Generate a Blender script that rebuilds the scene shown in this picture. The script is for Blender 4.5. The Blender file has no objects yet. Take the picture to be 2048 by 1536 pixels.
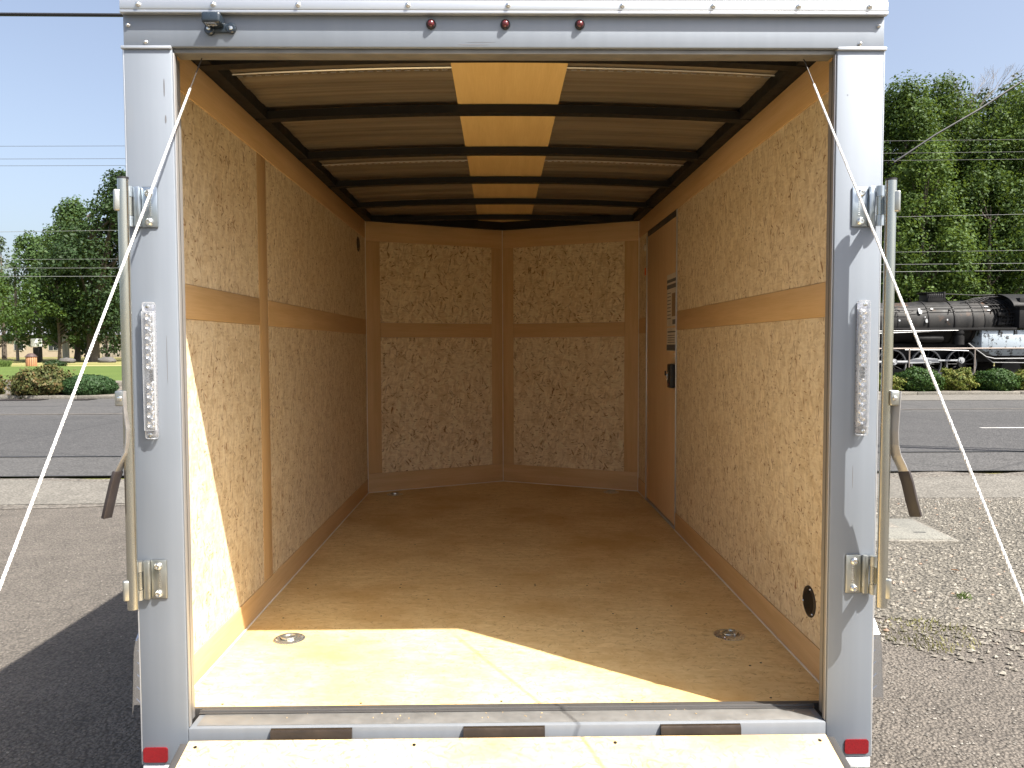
import bpy, bmesh, math, random
import numpy as np
from mathutils import Vector, Matrix, Euler
R = math.radians
PI = math.pi
random.seed(7)
S = bpy.context.scene
COL = S.collection

# ------------------------------------------------------------------ camera
cam_d = bpy.data.cameras.new('camera')
cam = bpy.data.objects.new('camera', cam_d)
COL.objects.link(cam)
cam_d.sensor_width = 36.0
cam_d.lens = 1560.0 / 2048.0 * 36.0
cam_d.clip_start = 0.05
cam_d.clip_end = 3000
yaw, pitch, roll = 0.01507, 0.04865, -0.00345
cam.location = (-0.0188, -1.9254, 1.45)
cam.rotation_mode = 'XYZ'
M = Matrix.Rotation(-yaw, 4, 'Z') @ Matrix.Rotation(PI/2 - pitch, 4, 'X') @ Matrix.Rotation(roll, 4, 'Z')
cam.rotation_euler = M.to_euler('XYZ')
S.camera = cam

# ------------------------------------------------------------------ light
SUN = Vector((0.57, -0.43, 1.0)).normalized()
elev = math.asin(SUN.z)
azim = math.atan2(SUN.x, SUN.y)
W = bpy.data.worlds.new('World')
S.world = W
W.use_nodes = True
wn = W.node_tree
bg = wn.nodes['Background']
sky = wn.nodes.new('ShaderNodeTexSky')
sky.sky_type = 'NISHITA'
sky.sun_disc = False
sky.sun_elevation = elev
sky.sun_rotation = azim
sky.altitude = 300
sky.air_density = 1.0
sky.dust_density = 5.0
sky.ozone_density = 1.2
hs = wn.nodes.new('ShaderNodeHueSaturation')
hs.inputs['Saturation'].default_value = 0.80
hs.inputs['Hue'].default_value = 0.502
wn.links.new(sky.outputs[0], hs.inputs['Color'])
wn.links.new(hs.outputs[0], bg.inputs[0])
bg.inputs[1].default_value = 0.078
sun_d = bpy.data.lights.new('sun', 'SUN')
sun_d.energy = 3.9
sun_d.angle = R(0.53)
sun_d.color = (1.0, 0.955, 0.88)
sun = bpy.data.objects.new('sun', sun_d)
COL.objects.link(sun)
sun.rotation_euler = SUN.to_track_quat('Z', 'Y').to_euler()
sun.location = (20, -15, 35)

S.view_settings.view_transform = 'Standard'
S.view_settings.look = 'None'
S.view_settings.gamma = 1
S.view_settings.use_curve_mapping = False
S.view_settings.exposure = 1.66
S.cycles.use_denoising = True
S.cycles.max_bounces = 14
S.cycles.diffuse_bounces = 12
S.cycles.glossy_bounces = 6
S.cycles.transparent_max_bounces = 12
S.cycles.sample_clamp_indirect = 6
S.cycles.caustics_reflective = False
S.cycles.caustics_refractive = False

# ------------------------------------------------------------------ materials
def new_mat(name):
    m = bpy.data.materials.new(name)
    m.use_nodes = True
    nt = m.node_tree
    b = nt.nodes['Principled BSDF']
    return m, nt, b

def N(nt, typ, **kw):
    n = nt.nodes.new(typ)
    for k, v in kw.items():
        if k.startswith('i_'):
            n.inputs[int(k[2:]) if k[2:].isdigit() else k[2:].replace('_', ' ')].default_value = v
        else:
            setattr(n, k, v)
    return n

def L(nt, a, b):
    nt.links.new(a, b)

def ramp(nt, fac, stops, interp='LINEAR'):
    r = nt.nodes.new('ShaderNodeValToRGB')
    r.color_ramp.interpolation = interp
    el = r.color_ramp.elements
    while len(el) < len(stops):
        el.new(0.5)
    for e, (p, c) in zip(el, stops):
        e.position = p
        if isinstance(c, (int, float)):
            c = (c, c, c)
        e.color = (c[0], c[1], c[2], 1)
    L(nt, fac, r.inputs[0])
    return r.outputs[0]

def mix(nt, fac, a, b, blend='MIX'):
    n = nt.nodes.new('ShaderNodeMix')
    n.data_type = 'RGBA'
    n.blend_type = blend
    for sock, v in ((n.inputs[0], fac), (n.inputs[6], a), (n.inputs[7], b)):
        if isinstance(v, bpy.types.NodeSocket):
            L(nt, v, sock)
        elif isinstance(v, (int, float)):
            sock.default_value = v
        else:
            sock.default_value = (v[0], v[1], v[2], 1)
    return n.outputs[2]

def math_(nt, op, a, b=None, clamp=False):
    n = nt.nodes.new('ShaderNodeMath')
    n.operation = op
    n.use_clamp = clamp
    for s, v in ((n.inputs[0], a), (n.inputs[1], b)):
        if v is None:
            continue
        if isinstance(v, bpy.types.NodeSocket):
            L(nt, v, s)
        else:
            s.default_value = v
    return n.outputs[0]

def coords(nt, kind='UV', scale=(1, 1, 1), rot=(0, 0, 0), loc=(0, 0, 0), src=None):
    if src is None:
        tc = nt.nodes.new('ShaderNodeTexCoord')
        src = tc.outputs[kind]
    mp = nt.nodes.new('ShaderNodeMapping')
    mp.inputs['Scale'].default_value = scale
    mp.inputs['Rotation'].default_value = rot
    mp.inputs['Location'].default_value = loc
    L(nt, src, mp.inputs[0])
    return mp.outputs[0]

def noise(nt, vec, scale, detail=3, rough=0.55, out=0):
    n = nt.nodes.new('ShaderNodeTexNoise')
    n.inputs['Scale'].default_value = scale
    n.inputs['Detail'].default_value = detail
    n.inputs['Roughness'].default_value = rough
    if vec is not None:
        L(nt, vec, n.inputs[0])
    return n.outputs[out]

def bump(nt, b, height, strength=0.3, dist=0.002):
    n = nt.nodes.new('ShaderNodeBump')
    n.inputs['Strength'].default_value = strength
    n.inputs['Distance'].default_value = dist
    L(nt, height, n.inputs['Height'])
    L(nt, n.outputs[0], b.inputs['Normal'])
    return n

def simple(name, col, rough=0.5, metal=0.0, var=0.12, vscale=6, bumpy=0.0, bscale=80, spec=0.5, coat=0.0):
    """plain surface with a little uneven colour, gloss and relief"""
    m, nt, b = new_mat(name)
    uv = coords(nt, 'UV')
    n1 = noise(nt, uv, vscale, 5)
    dark = tuple(c*(1-var) for c in col)
    lite = tuple(min(1, c*(1+var)) for c in col)
    c = ramp(nt, n1, [(0.3, dark), (0.7, lite)])
    L(nt, c, b.inputs['Base Color'])
    n2 = noise(nt, uv, vscale*4, 4)
    r = ramp(nt, n2, [(0.3, max(0.02, rough-0.07)), (0.7, min(1, rough+0.07))])
    L(nt, r, b.inputs['Roughness'])
    b.inputs['Metallic'].default_value = metal
    b.inputs['Specular IOR Level'].default_value = spec
    b.inputs['Coat Weight'].default_value = coat
    if bumpy > 0:
        bump(nt, b, noise(nt, uv, bscale, 3), bumpy, 0.002)
    return m

def fleck_layer(nt, src, ang, sx, sy, seed, thr, dmax):
    """mask of thin wood flecks: voronoi cells sx by sy metres, turned by ang"""
    v = coords(nt, src=src, rot=(0, 0, ang), loc=(seed*3.7, seed*1.9, 0))
    v = coords(nt, src=v, scale=(1/sx, 1/sy, 1))
    vo = nt.nodes.new('ShaderNodeTexVoronoi')
    vo.voronoi_dimensions = '2D'
    vo.inputs['Scale'].default_value = 1
    L(nt, v, vo.inputs['Vector'])
    sep = nt.nodes.new('ShaderNodeSeparateColor')
    L(nt, vo.outputs['Color'], sep.inputs[0])
    hit = math_(nt, 'GREATER_THAN', sep.outputs[0], thr)
    near = ramp(nt, vo.outputs['Distance'], [(dmax*0.6, 1.0), (dmax, 0.0)])
    return math_(nt, 'MULTIPLY', hit, near), sep.outputs[1], sep.outputs[2]

def osb(name, light, mid, brown, vertical=True, fleck=1.0, seed=0, contrast=1.0, stain=None, streak=False, fscale=1.0):
    m, nt, b = new_mat(name)
    uv0 = coords(nt, src=obj_shift(nt), loc=(seed*1.3, seed*0.7, 0))
    wn_ = noise(nt, uv0, 22, 2, out=1)
    sub = nt.nodes.new('ShaderNodeVectorMath'); sub.operation = 'SUBTRACT'
    L(nt, wn_, sub.inputs[0]); sub.inputs[1].default_value = (0.5, 0.5, 0.5)
    sc = nt.nodes.new('ShaderNodeVectorMath'); sc.operation = 'SCALE'
    L(nt, sub.outputs[0], sc.inputs[0]); sc.inputs['Scale'].default_value = 0.03
    add = nt.nodes.new('ShaderNodeVectorMath'); add.operation = 'ADD'
    L(nt, uv0, add.inputs[0]); L(nt, sc.outputs[0], add.inputs[1])
    uv = add.outputs[0]
    base_a = PI/2 if vertical else 0.0
    # pale overlapping strands
    pale = None
    for k, (a, sx, sy) in enumerate(((0.15, 0.075, 0.016), (-0.5, 0.06, 0.014), (0.75, 0.05, 0.013), (1.5, 0.045, 0.015))):
        _, r1, r2 = fleck_layer(nt, uv, base_a + a, sx, sy, k*2.3 + seed, 0.5, 0.5)
        pale = r1 if pale is None else math_(nt, 'ADD', pale, r1)
    pale = math_(nt, 'MULTIPLY', pale, 0.25)
    blot = noise(nt, uv0, 3.2, 4)
    f = math_(nt, 'ADD', math_(nt, 'MULTIPLY', pale, 0.5), math_(nt, 'MULTIPLY', blot, 0.5))
    c = ramp(nt, f, [(0.30, mid), (0.54, light)])
    lite2 = tuple(min(0.9, x*1.10) for x in light)
    dark2 = tuple(x*0.80 for x in mid)
    for k, (a, sx, sy) in enumerate(((0.5, 0.070, 0.0125), (-0.25, 0.055, 0.011), (1.3, 0.040, 0.010), (-0.9, 0.050, 0.010), (0.05, 0.062, 0.009))):
        msk, r1, r2 = fleck_layer(nt, uv, base_a + a, sx*fscale, sy*fscale, 31 + k*3.3 + seed, 0.62, 0.62)
        c = mix(nt, math_(nt, 'MULTIPLY', msk, 0.42*contrast), c, ramp(nt, r1, [(0.1, dark2), (0.45, mid), (0.8, light), (1.0, lite2)]))
    # fine grain
    g = noise(nt, coords(nt, src=uv, rot=(0, 0, base_a), scale=(14, 170, 1)), 1, 3)
    c = mix(nt, 0.24*contrast, c, ramp(nt, g, [(0.35, tuple(x*0.72 for x in mid)), (0.65, light)]), 'MIX')
    # flecks
    angs = (0.2, -0.6, 1.0, 1.6, -1.1)
    clus = ramp(nt, noise(nt, uv0, 7, 3), [(0.36, 0.5), (0.64, 1.0)])
    for k, a in enumerate(angs + (0.0,)):
        if k == 5:   # pale broad chips that lift the base
            msk, r1, r2 = fleck_layer(nt, uv, base_a + 0.35, 0.05, 0.012, 77 + seed, 0.82, 0.6)
            c = mix(nt, math_(nt, 'MULTIPLY', msk, 0.5), c, tuple(min(1, x*1.1) for x in light))
            continue
        sx_, sy_, th_ = ((0.036, 0.0072, 0.07), (0.028, 0.0062, 0.075), (0.019, 0.0048, 0.075), (0.014, 0.0048, 0.055), (0.011, 0.005, 0.04))[k]
        msk, r1, r2 = fleck_layer(nt, uv, base_a + a, sx_*fscale, sy_*fscale, 11 + k*5.1 + seed, 1 - th_*fleck, 0.55)
        op = math_(nt, 'MULTIPLY', math_(nt, 'MULTIPLY', msk, clus), math_(nt, 'ADD', math_(nt, 'MULTIPLY', r1, 0.75), 0.22))
        c = mix(nt, op, c, mix(nt, r2, brown, tuple(x*0.5 for x in brown)))
    if streak:
        s1 = noise(nt, coords(nt, 'UV', scale=(4.0, 38, 1)), 1, 6, 0.75)
        c = mix(nt, 0.34, c, mix(nt, ramp(nt, s1, [(0.3, 0.0), (0.68, 1.0)]), tuple(x*0.78 for x in mid), light), 'MIX')
    if stain:
        s = noise(nt, coords(nt, 'UV', loc=(5, 3, 0)), 2.1, 6, 0.62)
        c = mix(nt, ramp(nt, s, [(0.44, 0.0), (0.70, 0.85)]), c, stain)
        s = noise(nt, coords(nt, 'UV', scale=(30, 95, 1)), 1, 2)
        c = mix(nt, ramp(nt, s, [(0.74, 0.0), (0.79, 0.8)]), c, tuple(x*0.3 for x in stain))
    L(nt, c, b.inputs['Base Color'])
    b.inputs['Roughness'].default_value = 0.62
    b.inputs['Specular IOR Level'].default_value = 0.35
    bump(nt, b, math_(nt, 'ADD', pale, g), 0.25, 0.0012)
    return m

def obj_shift(nt):
    """surface coordinates in metres, moved by a different amount on every board"""
    tc = nt.nodes.new('ShaderNodeTexCoord'); oi = nt.nodes.new('ShaderNodeObjectInfo')
    cb = nt.nodes.new('ShaderNodeCombineXYZ')
    L(nt, math_(nt, 'MULTIPLY', oi.outputs['Random'], 31.0), cb.inputs[0])
    L(nt, math_(nt, 'MULTIPLY', oi.outputs['Random'], 17.0), cb.inputs[1])
    ad = nt.nodes.new('ShaderNodeVectorMath'); ad.operation = 'ADD'
    L(nt, tc.outputs['UV'], ad.inputs[0]); L(nt, cb.outputs[0], ad.inputs[1])
    return ad.outputs[0]

def luan(name, a, bb, seed=0, rough=0.55, horiz=True):
    m, nt, b = new_mat(name)
    uv = coords(nt, src=obj_shift(nt), loc=(seed, seed*2.1, 0), rot=(0, 0, 0 if horiz else PI/2))
    n1 = noise(nt, coords(nt, src=uv, scale=(1.6, 22, 1)), 1, 5, 0.6)
    n2 = noise(nt, coords(nt, src=uv, scale=(8, 240, 1)), 1, 3, 0.6)
    n3 = noise(nt, uv, 1.8, 3)
    f = math_(nt, 'ADD', math_(nt, 'MULTIPLY', n1, 0.5), math_(nt, 'MULTIPLY', n2, 0.28))
    f = math_(nt, 'ADD', f, math_(nt, 'MULTIPLY', n3, 0.25))
    c = ramp(nt, f, [(0.38, bb), (0.66, a)])
    L(nt, c, b.inputs['Base Color'])
    b.inputs['Roughness'].default_value = rough
    b.inputs['Specular IOR Level'].default_value = 0.4
    bump(nt, b, n2, 0.12, 0.001)
    return m

OSB_WALL = osb('strand_board_wall', (0.84, 0.735, 0.545), (0.69, 0.545, 0.34), (0.37, 0.185, 0.075), True, 0.72, 0, 1.35, fscale=1.2)
OSB_NOSE = osb('strand_board_nose', (0.89, 0.775, 0.55), (0.71, 0.54, 0.31), (0.34, 0.165, 0.06), True, 0.95, 4, 1.6, fscale=1.75)
OSB_FLOOR = osb('strand_board_floor', (0.85, 0.665, 0.35), (0.70, 0.49, 0.21), (0.38, 0.20, 0.07), False, 0.6, 9, 0.9, stain=(0.56, 0.345, 0.125), streak=True)
OSB_RAMP = osb('strand_board_ramp', (0.82, 0.665, 0.39), (0.68, 0.50, 0.245), (0.34, 0.17, 0.06), False, 1.2, 15, 1.2, stain=(0.52, 0.33, 0.14), streak=True)
LUAN = luan('smooth_luan_strip', (0.70, 0.495, 0.275), (0.56, 0.37, 0.175))
LUAN_V = luan('smooth_luan_upright', (0.70, 0.495, 0.275), (0.56, 0.37, 0.175), 3, horiz=False)
LUAN_DOOR = luan('door_luan', (0.76, 0.56, 0.35), (0.66, 0.46, 0.26), 5, horiz=False)
LUAN_CEIL = luan('ceiling_luan', (0.78, 0.58, 0.27), (0.66, 0.46, 0.19), 8, horiz=False)

def alu_mat(name, col, rough, metal, streak_dir=(40, 1.5), var=0.05):
    m, nt, b = new_mat(name)
    uv = coords(nt, 'UV')
    n1 = noise(nt, coords(nt, src=uv, scale=(streak_dir[0], streak_dir[1], 1)), 1, 4)
    n2 = noise(nt, uv, 2.3, 5)
    f = math_(nt, 'ADD', math_(nt, 'MULTIPLY', n1, 0.5), math_(nt, 'MULTIPLY', n2, 0.5))
    c = ramp(nt, f, [(0.35, tuple(x*(1-var) for x in col)), (0.65, tuple(min(1, x*(1+var)) for x in col))])
    d = noise(nt, coords(nt, 'UV', scale=(9, 2.2, 1)), 1, 6, 0.7)
    c = mix(nt, ramp(nt, d, [(0.62, 0.0), (0.8, 0.25)]), c, (0.30, 0.29, 0.27))
    L(nt, c, b.inputs['Base Color'])
    L(nt, ramp(nt, f, [(0.3, rough-0.05), (0.7, rough+0.06)]), b.inputs['Roughness'])
    b.inputs['Metallic'].default_value = metal
    bump(nt, b, n2, 0.05, 0.01)
    return m

ALU_POST = alu_mat('satin_silver_paint', (0.235, 0.262, 0.30), 0.56, 0.30)
LIP = alu_mat('dull_aluminium_lip', (0.42, 0.41, 0.40), 0.45, 0.6)
ALU_TRIM = alu_mat('mill_aluminium', (0.54, 0.56, 0.585), 0.34, 0.6, (1.5, 40))
ALU_SKIN = alu_mat('white_aluminium_skin', (0.72, 0.73, 0.74), 0.35, 0.1)
SEAL = simple('dark_rubber_seal', (0.055, 0.052, 0.05), 0.55)
SILL = simple('worn_grey_sill', (0.20, 0.195, 0.185), 0.5, 0.35, 0.2, 12, 0.15)
ZINC = simple('zinc_plated_steel', (0.46, 0.465, 0.43), 0.35, 0.92, 0.10, 9)
ZINCB = simple('blue_zinc_steel', (0.44, 0.49, 0.53), 0.36, 0.92, 0.10, 14)
def zinc_pipe_mat():
    m, nt, b = new_mat('zinc_pipe')
    uv = coords(nt, 'UV', scale=(1, 1.2, 1))
    n1 = noise(nt, uv, 1.6, 3)
    c = ramp(nt, n1, [(0.3, (0.46, 0.48, 0.45)), (0.5, (0.48, 0.47, 0.41)), (0.7, (0.45, 0.48, 0.48))])
    L(nt, c, b.inputs['Base Color'])
    b.inputs['Metallic'].default_value = 0.95
    L(nt, ramp(nt, noise(nt, coords(nt, 'UV', scale=(60, 3, 1)), 1, 3), [(0.3, 0.17), (0.7, 0.30)]), b.inputs['Roughness'])
    return m
PIPE = zinc_pipe_mat()
STRAP = simple('dull_handle_strap', (0.33, 0.32, 0.31), 0.5, 0.7, 0.12, 12)
BOLT = simple('bright_bolt', (0.78, 0.77, 0.73), 0.18, 0.95, 0.05, 40)
BLACK_STEEL = simple('black_painted_steel', (0.010, 0.0095, 0.009), 0.55, 0.0, 0.25, 8, 0.1, spec=0.3)
GRIP = simple('brown_black_vinyl_grip', (0.032, 0.025, 0.024), 0.5, 0.0, 0.15, 20, 0.1)
HINGE = simple('brown_hinge_cover', (0.034, 0.024, 0.016), 0.34, 0.2, 0.25, 14, 0.2)
CHROME = simple('chrome_cell', (0.80, 0.80, 0.80), 0.12, 1.0, 0.03, 40)
LAMP_RED = simple('dark_red_lens', (0.10, 0.012, 0.015), 0.18, 0.0, 0.2, 30, coat=0.5)
BLACK_RUB = simple('black_rubber', (0.018, 0.018, 0.02), 0.55)
LICENCE = simple('navy_black_plastic', (0.020, 0.030, 0.042), 0.25, coat=0.3)
VENT = simple('dark_brown_plastic', (0.030, 0.022, 0.017), 0.5)
PAPER = simple('white_paper', (0.66, 0.62, 0.55), 0.7)
INK = simple('grey_ink', (0.13, 0.13, 0.14), 0.7)
INKB = simple('brown_photo_ink', (0.30, 0.20, 0.12), 0.7)
CAULK = simple('white_caulk', (0.80, 0.76, 0.67), 0.5)
ORANGE = simple('orange_plastic', (0.75, 0.13, 0.03), 0.4)
ROPE = simple('white_wire_rope', (0.62, 0.62, 0.60), 0.45, 0.0, 0.05)
ROPE_CORE = simple('grey_cable_core', (0.09, 0.085, 0.08), 0.45, 0.6)
WOODEDGE = luan('plywood_edge', (0.70, 0.52, 0.28), (0.55, 0.37, 0.17), 6)

def glass(name, col=(1, 1, 1), rough=0.05):
    m, nt, b = new_mat(name)
    b.inputs['Base Color'].default_value = (0.9, 0.92, 0.95, 1)
    b.inputs['Roughness'].default_value = 0.08
    n1 = noise(nt, coords(nt, 'UV'), 90, 2)
    bump(nt, b, n1, 0.3, 0.002)
    tr_ = nt.nodes.new('ShaderNodeBsdfTransparent')
    mx = nt.nodes.new('ShaderNodeMixShader')
    lw = nt.nodes.new('ShaderNodeLayerWeight'); lw.inputs[0].default_value = 0.35
    L(nt, math_(nt, 'ADD', math_(nt, 'MULTIPLY', lw.outputs['Fresnel'], 0.7), 0.06, True), mx.inputs[0])
    L(nt, tr_.outputs[0], mx.inputs[1]); L(nt, b.outputs[0], mx.inputs[2])
    out = [n for n in nt.nodes if n.type == 'OUTPUT_MATERIAL'][0]
    L(nt, mx.outputs[0], out.inputs[0])
    return m
CLEAR = glass('clear_polycarbonate')

def reflector_mat():
    m, nt, b = new_mat('red_reflector')
    uv = coords(nt, 'UV')
    vo = N(nt, 'ShaderNodeTexVoronoi'); vo.inputs['Scale'].default_value = 350
    L(nt, uv, vo.inputs[0])
    c = ramp(nt, vo.outputs['Distance'], [(0.0, (0.25, 0.006, 0.011)), (0.7, (0.16, 0.004, 0.008))])
    L(nt, c, b.inputs['Base Color'])
    b.inputs['Roughness'].default_value = 0.22
    b.inputs['Coat Weight'].default_value = 0.4
    return m
REFL = reflector_mat()

def roof_metal():
    m, nt, b = new_mat('bare_roof_metal')
    uv = coords(nt, 'UV')
    n1 = noise(nt, coords(nt, src=uv, scale=(0.8, 60, 1)), 1, 4, 0.6)
    n2 = noise(nt, coords(nt, src=uv, scale=(0.5, 14, 1)), 1, 4, 0.6)
    f = math_(nt, 'ADD', math_(nt, 'MULTIPLY', n1, 0.5), math_(nt, 'MULTIPLY', n2, 0.5))
    c = ramp(nt, f, [(0.36, (0.17, 0.145, 0.11)), (0.5, (0.28, 0.24, 0.185)), (0.64, (0.38, 0.335, 0.265))])  # brown in the metal colour stands for the wood it reflects
    L(nt, c, b.inputs['Base Color'])
    b.inputs['Metallic'].default_value = 0.55
    b.inputs['Roughness'].default_value = 0.42
    bump(nt, b, f, 0.2, 0.003)
    return m
ROOFM = roof_metal()

def tread_mat():
    m, nt, b = new_mat('bright_tread_plate')
    uv = coords(nt, 'UV')
    b.inputs['Base Color'].default_value = (0.60, 0.62, 0.65, 1)
    b.inputs['Metallic'].default_value = 1
    b.inputs['Roughness'].default_value = 0.2
    n = noise(nt, uv, 30, 3)
    bump(nt, b, n, 0.25, 0.004)
    return m
TREAD = tread_mat()

# ground materials ---------------------------------------------------
def asphalt(name, dark, light, grit=55.0, stones=(0.30, 0.27, 0.23), stone_amt=0.5, bumps=0.5, patch=0.6, cracks=False, macro=0.35):
    m, nt, b = new_mat(name)
    o = coords(nt, 'Object')
    big = noise(nt, o, macro, 5, 0.6)
    c = ramp(nt, big, [(0.35, dark), (0.68, light)])
    mid_ = noise(nt, o, macro*9, 4, 0.65)
    c = mix(nt, patch, c, ramp(nt, mid_, [(0.3, tuple(x*0.8 for x in dark)), (0.7, tuple(x*1.2 for x in light))]), 'MIX')
    vo = N(nt, 'ShaderNodeTexVoronoi'); vo.inputs['Scale'].default_value = grit
    L(nt, o, vo.inputs[0])
    sep = nt.nodes.new('ShaderNodeSeparateColor'); L(nt, vo.outputs['Color'], sep.inputs[0])
    pick = ramp(nt, sep.outputs[0], [(0.35, 0.0), (0.95, stone_amt)])
    c = mix(nt, pick, c, mix(nt, sep.outputs[1], stones, tuple(x*0.62 for x in stones)))
    edge = ramp(nt, vo.outputs['Distance'], [(0.35, 0.0), (0.75, 0.55)])
    c = mix(nt, edge, c, tuple(x*0.35 for x in dark))
    if cracks:
        vc = N(nt, 'ShaderNodeTexVoronoi', feature='DISTANCE_TO_EDGE'); vc.inputs['Scale'].default_value = 0.22
        L(nt, mix(nt, 0.12, o, noise(nt, o, 1.3, 4, out=1)), vc.inputs[0])
        cr = ramp(nt, vc.outputs['Distance'], [(0.0, 0.55), (0.008, 0.0)])
        c = mix(nt, cr, c, (0.03, 0.03, 0.03))
    L(nt, c, b.inputs['Base Color'])
    b.inputs['Roughness'].default_value = 0.85
    b.inputs['Specular IOR Level'].default_value = 0.3
    h = math_(nt, 'ADD', math_(nt, 'MULTIPLY', vo.outputs['Distance'], -1.0), math_(nt, 'MULTIPLY', noise(nt, o, grit*0.35, 4), 1.2))
    bump(nt, b, h, bumps, 0.9/grit)
    return m

LOT = asphalt('lot_asphalt', (0.100, 0.088, 0.075), (0.138, 0.121, 0.103), 75, (0.24, 0.21, 0.175), 0.45, 0.9)
ROAD = asphalt('road_asphalt', (0.066, 0.064, 0.062), (0.083, 0.080, 0.077), 40, (0.17, 0.165, 0.16), 0.4, 0.3, 0.35, cracks=True, macro=0.12)
ROAD_DK = asphalt('road_asphalt_dark', (0.054, 0.053, 0.053), (0.069, 0.067, 0.066), 40, (0.15, 0.145, 0.14), 0.4, 0.3, 0.35, cracks=True, macro=0.12)
SHOULDER = asphalt('pale_shoulder', (0.125, 0.115, 0.098), (0.165, 0.153, 0.132), 45, (0.33, 0.31, 0.27), 0.35, 0.35, 0.5, macro=0.3)
VERGE = asphalt('gritty_verge', (0.108, 0.095, 0.08), (0.148, 0.132, 0.112), 30, (0.27, 0.25, 0.215), 0.6, 0.6, 0.7)
GRAVELB = asphalt('gravel_bed', (0.100, 0.090, 0.073), (0.140, 0.128, 0.105), 42, (0.22, 0.20, 0.165), 0.6, 1.0, 0.7, macro=0.6)
BED = asphalt('planting_bed', (0.125, 0.107, 0.085), (0.185, 0.163, 0.133), 14, (0.30, 0.27, 0.23), 0.5, 0.6, 0.7)
CONC = asphalt('kerb_concrete', (0.155, 0.142, 0.12), (0.205, 0.19, 0.162), 60, (0.36, 0.34, 0.30), 0.3, 0.25, 0.5, macro=0.8)
GUTTER = asphalt('worn_gutter', (0.135, 0.125, 0.108), (0.165, 0.152, 0.132), 60, (0.2, 0.19, 0.17), 0.3, 0.25, 0.5, macro=0.8)
BALLAST = asphalt('rail_ballast', (0.07, 0.065, 0.06), (0.11, 0.10, 0.09), 9, (0.18, 0.17, 0.15), 0.6, 1.0)

def lawn_mat(name, g1, g2, dry=None):
    m, nt, b = new_mat(name)
    o = coords(nt, 'Object')
    n1 = noise(nt, coords(nt, src=o, scale=(0.18, 0.5, 1)), 1, 5, 0.6)
    n2 = noise(nt, o, 9, 4, 0.7)
    c = ramp(nt, n1, [(0.3, g1), (0.7, g2)])
    c = mix(nt, 0.4, c, ramp(nt, n2, [(0.3, tuple(x*0.55 for x in g1)), (0.7, tuple(x*1.35 for x in g2))]))
    if dry:
        n3 = noise(nt, coords(nt, src=o, scale=(0.05, 0.16, 1)), 1, 4)
        c = mix(nt, ramp(nt, n3, [(0.45, 0.0), (0.6, 0.85)]), c, dry)
    L(nt, c, b.inputs['Base Color'])
    b.inputs['Roughness'].default_value = 0.8
    b.inputs['Specular IOR Level'].default_value = 0.2
    bump(nt, b, n2, 0.7, 0.05)
    return m
LAWN = lawn_mat('mown_grass', (0.062, 0.098, 0.020), (0.094, 0.132, 0.028))
LAWN_FAR = lawn_mat('far_grass', (0.12, 0.14, 0.035), (0.20, 0.19, 0.065), dry=(0.30, 0.25, 0.12))

def leaf_mat(name, c1, c2, c3=None, trans=0.35):
    m = bpy.data.materials.new(name)
    m.use_nodes = True
    nt = m.node_tree
    nt.nodes.clear()
    out = nt.nodes.new('ShaderNodeOutputMaterial')
    geo = nt.nodes.new('ShaderNodeNewGeometry')
    stops = [(0.1, c1), (0.9, c2)] if c3 is None else [(0.1, c1), (0.6, c2), (0.92, c3)]
    c = ramp(nt, geo.outputs['Random Per Island'], stops)
    o = coords(nt, 'Object')
    nn = noise(nt, o, 0.45 if c3 is None else 2.5, 3)
    c = mix(nt, 0.45, c, ramp(nt, nn, [(0.35, c1), (0.65, c2)]))
    d = nt.nodes.new('ShaderNodeBsdfPrincipled')
    d.inputs['Roughness'].default_value = 0.6
    d.inputs['Specular IOR Level'].default_value = 0.22
    t = nt.nodes.new('ShaderNodeBsdfTranslucent')
    mx = nt.nodes.new('ShaderNodeMixShader')
    mx.inputs[0].default_value = trans
    L(nt, c, d.inputs['Base Color'])
    L(nt, mix(nt, 0.35, c, (0.22, 0.28, 0.03)), t.inputs[0])
    L(nt, d.outputs[0], mx.inputs[1]); L(nt, t.outputs[0], mx.inputs[2])
    L(nt, mx.outputs[0], out.inputs[0])
    return m
LEAF_MAPLE = leaf_mat('maple_leaves', (0.028, 0.060, 0.013), (0.066, 0.112, 0.022), trans=0.3)
LEAF_MAPLE2 = leaf_mat('maple_leaves_light', (0.045, 0.088, 0.018), (0.095, 0.148, 0.032))
LEAF_DARK = leaf_mat('dark_leaves', (0.014, 0.032, 0.010), (0.030, 0.056, 0.016), trans=0.15)
LEAF_MID = leaf_mat('mid_leaves', (0.040, 0.080, 0.026), (0.076, 0.125, 0.040), trans=0.3)
LEAF_CON = leaf_mat('conifer_needles', (0.06, 0.09, 0.055), (0.10, 0.13, 0.08), trans=0.1)
LEAF_BOX = leaf_mat('clipped_shrub_leaves', (0.016, 0.044, 0.007), (0.034, 0.074, 0.012), trans=0.15)
LEAF_BOX2 = leaf_mat('clipped_juniper_leaves', (0.017, 0.043, 0.013), (0.033, 0.068, 0.021), trans=0.15)
LEAF_YEL = leaf_mat('yellow_green_leaves', (0.065, 0.10, 0.016), (0.135, 0.15, 0.026), (0.19, 0.15, 0.04), trans=0.2)
LEAF_RUS = leaf_mat('rusty_leaves', (0.045, 0.060, 0.018), (0.085, 0.085, 0.026), (0.15, 0.080, 0.035), trans=0.15)
BARK = simple('bark', (0.085, 0.068, 0.052), 0.85, 0, 0.35, 9, 0.8, 25)
TWIG = simple('bare_twig', (0.20, 0.17, 0.14), 0.8, 0, 0.2, 9)
WEED = leaf_mat('weed_blades', (0.07, 0.12, 0.025), (0.13, 0.185, 0.05), trans=0.25)
DRYW = leaf_mat('dry_weed_blades', (0.15, 0.15, 0.055), (0.22, 0.20, 0.085), trans=0.2)

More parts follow.
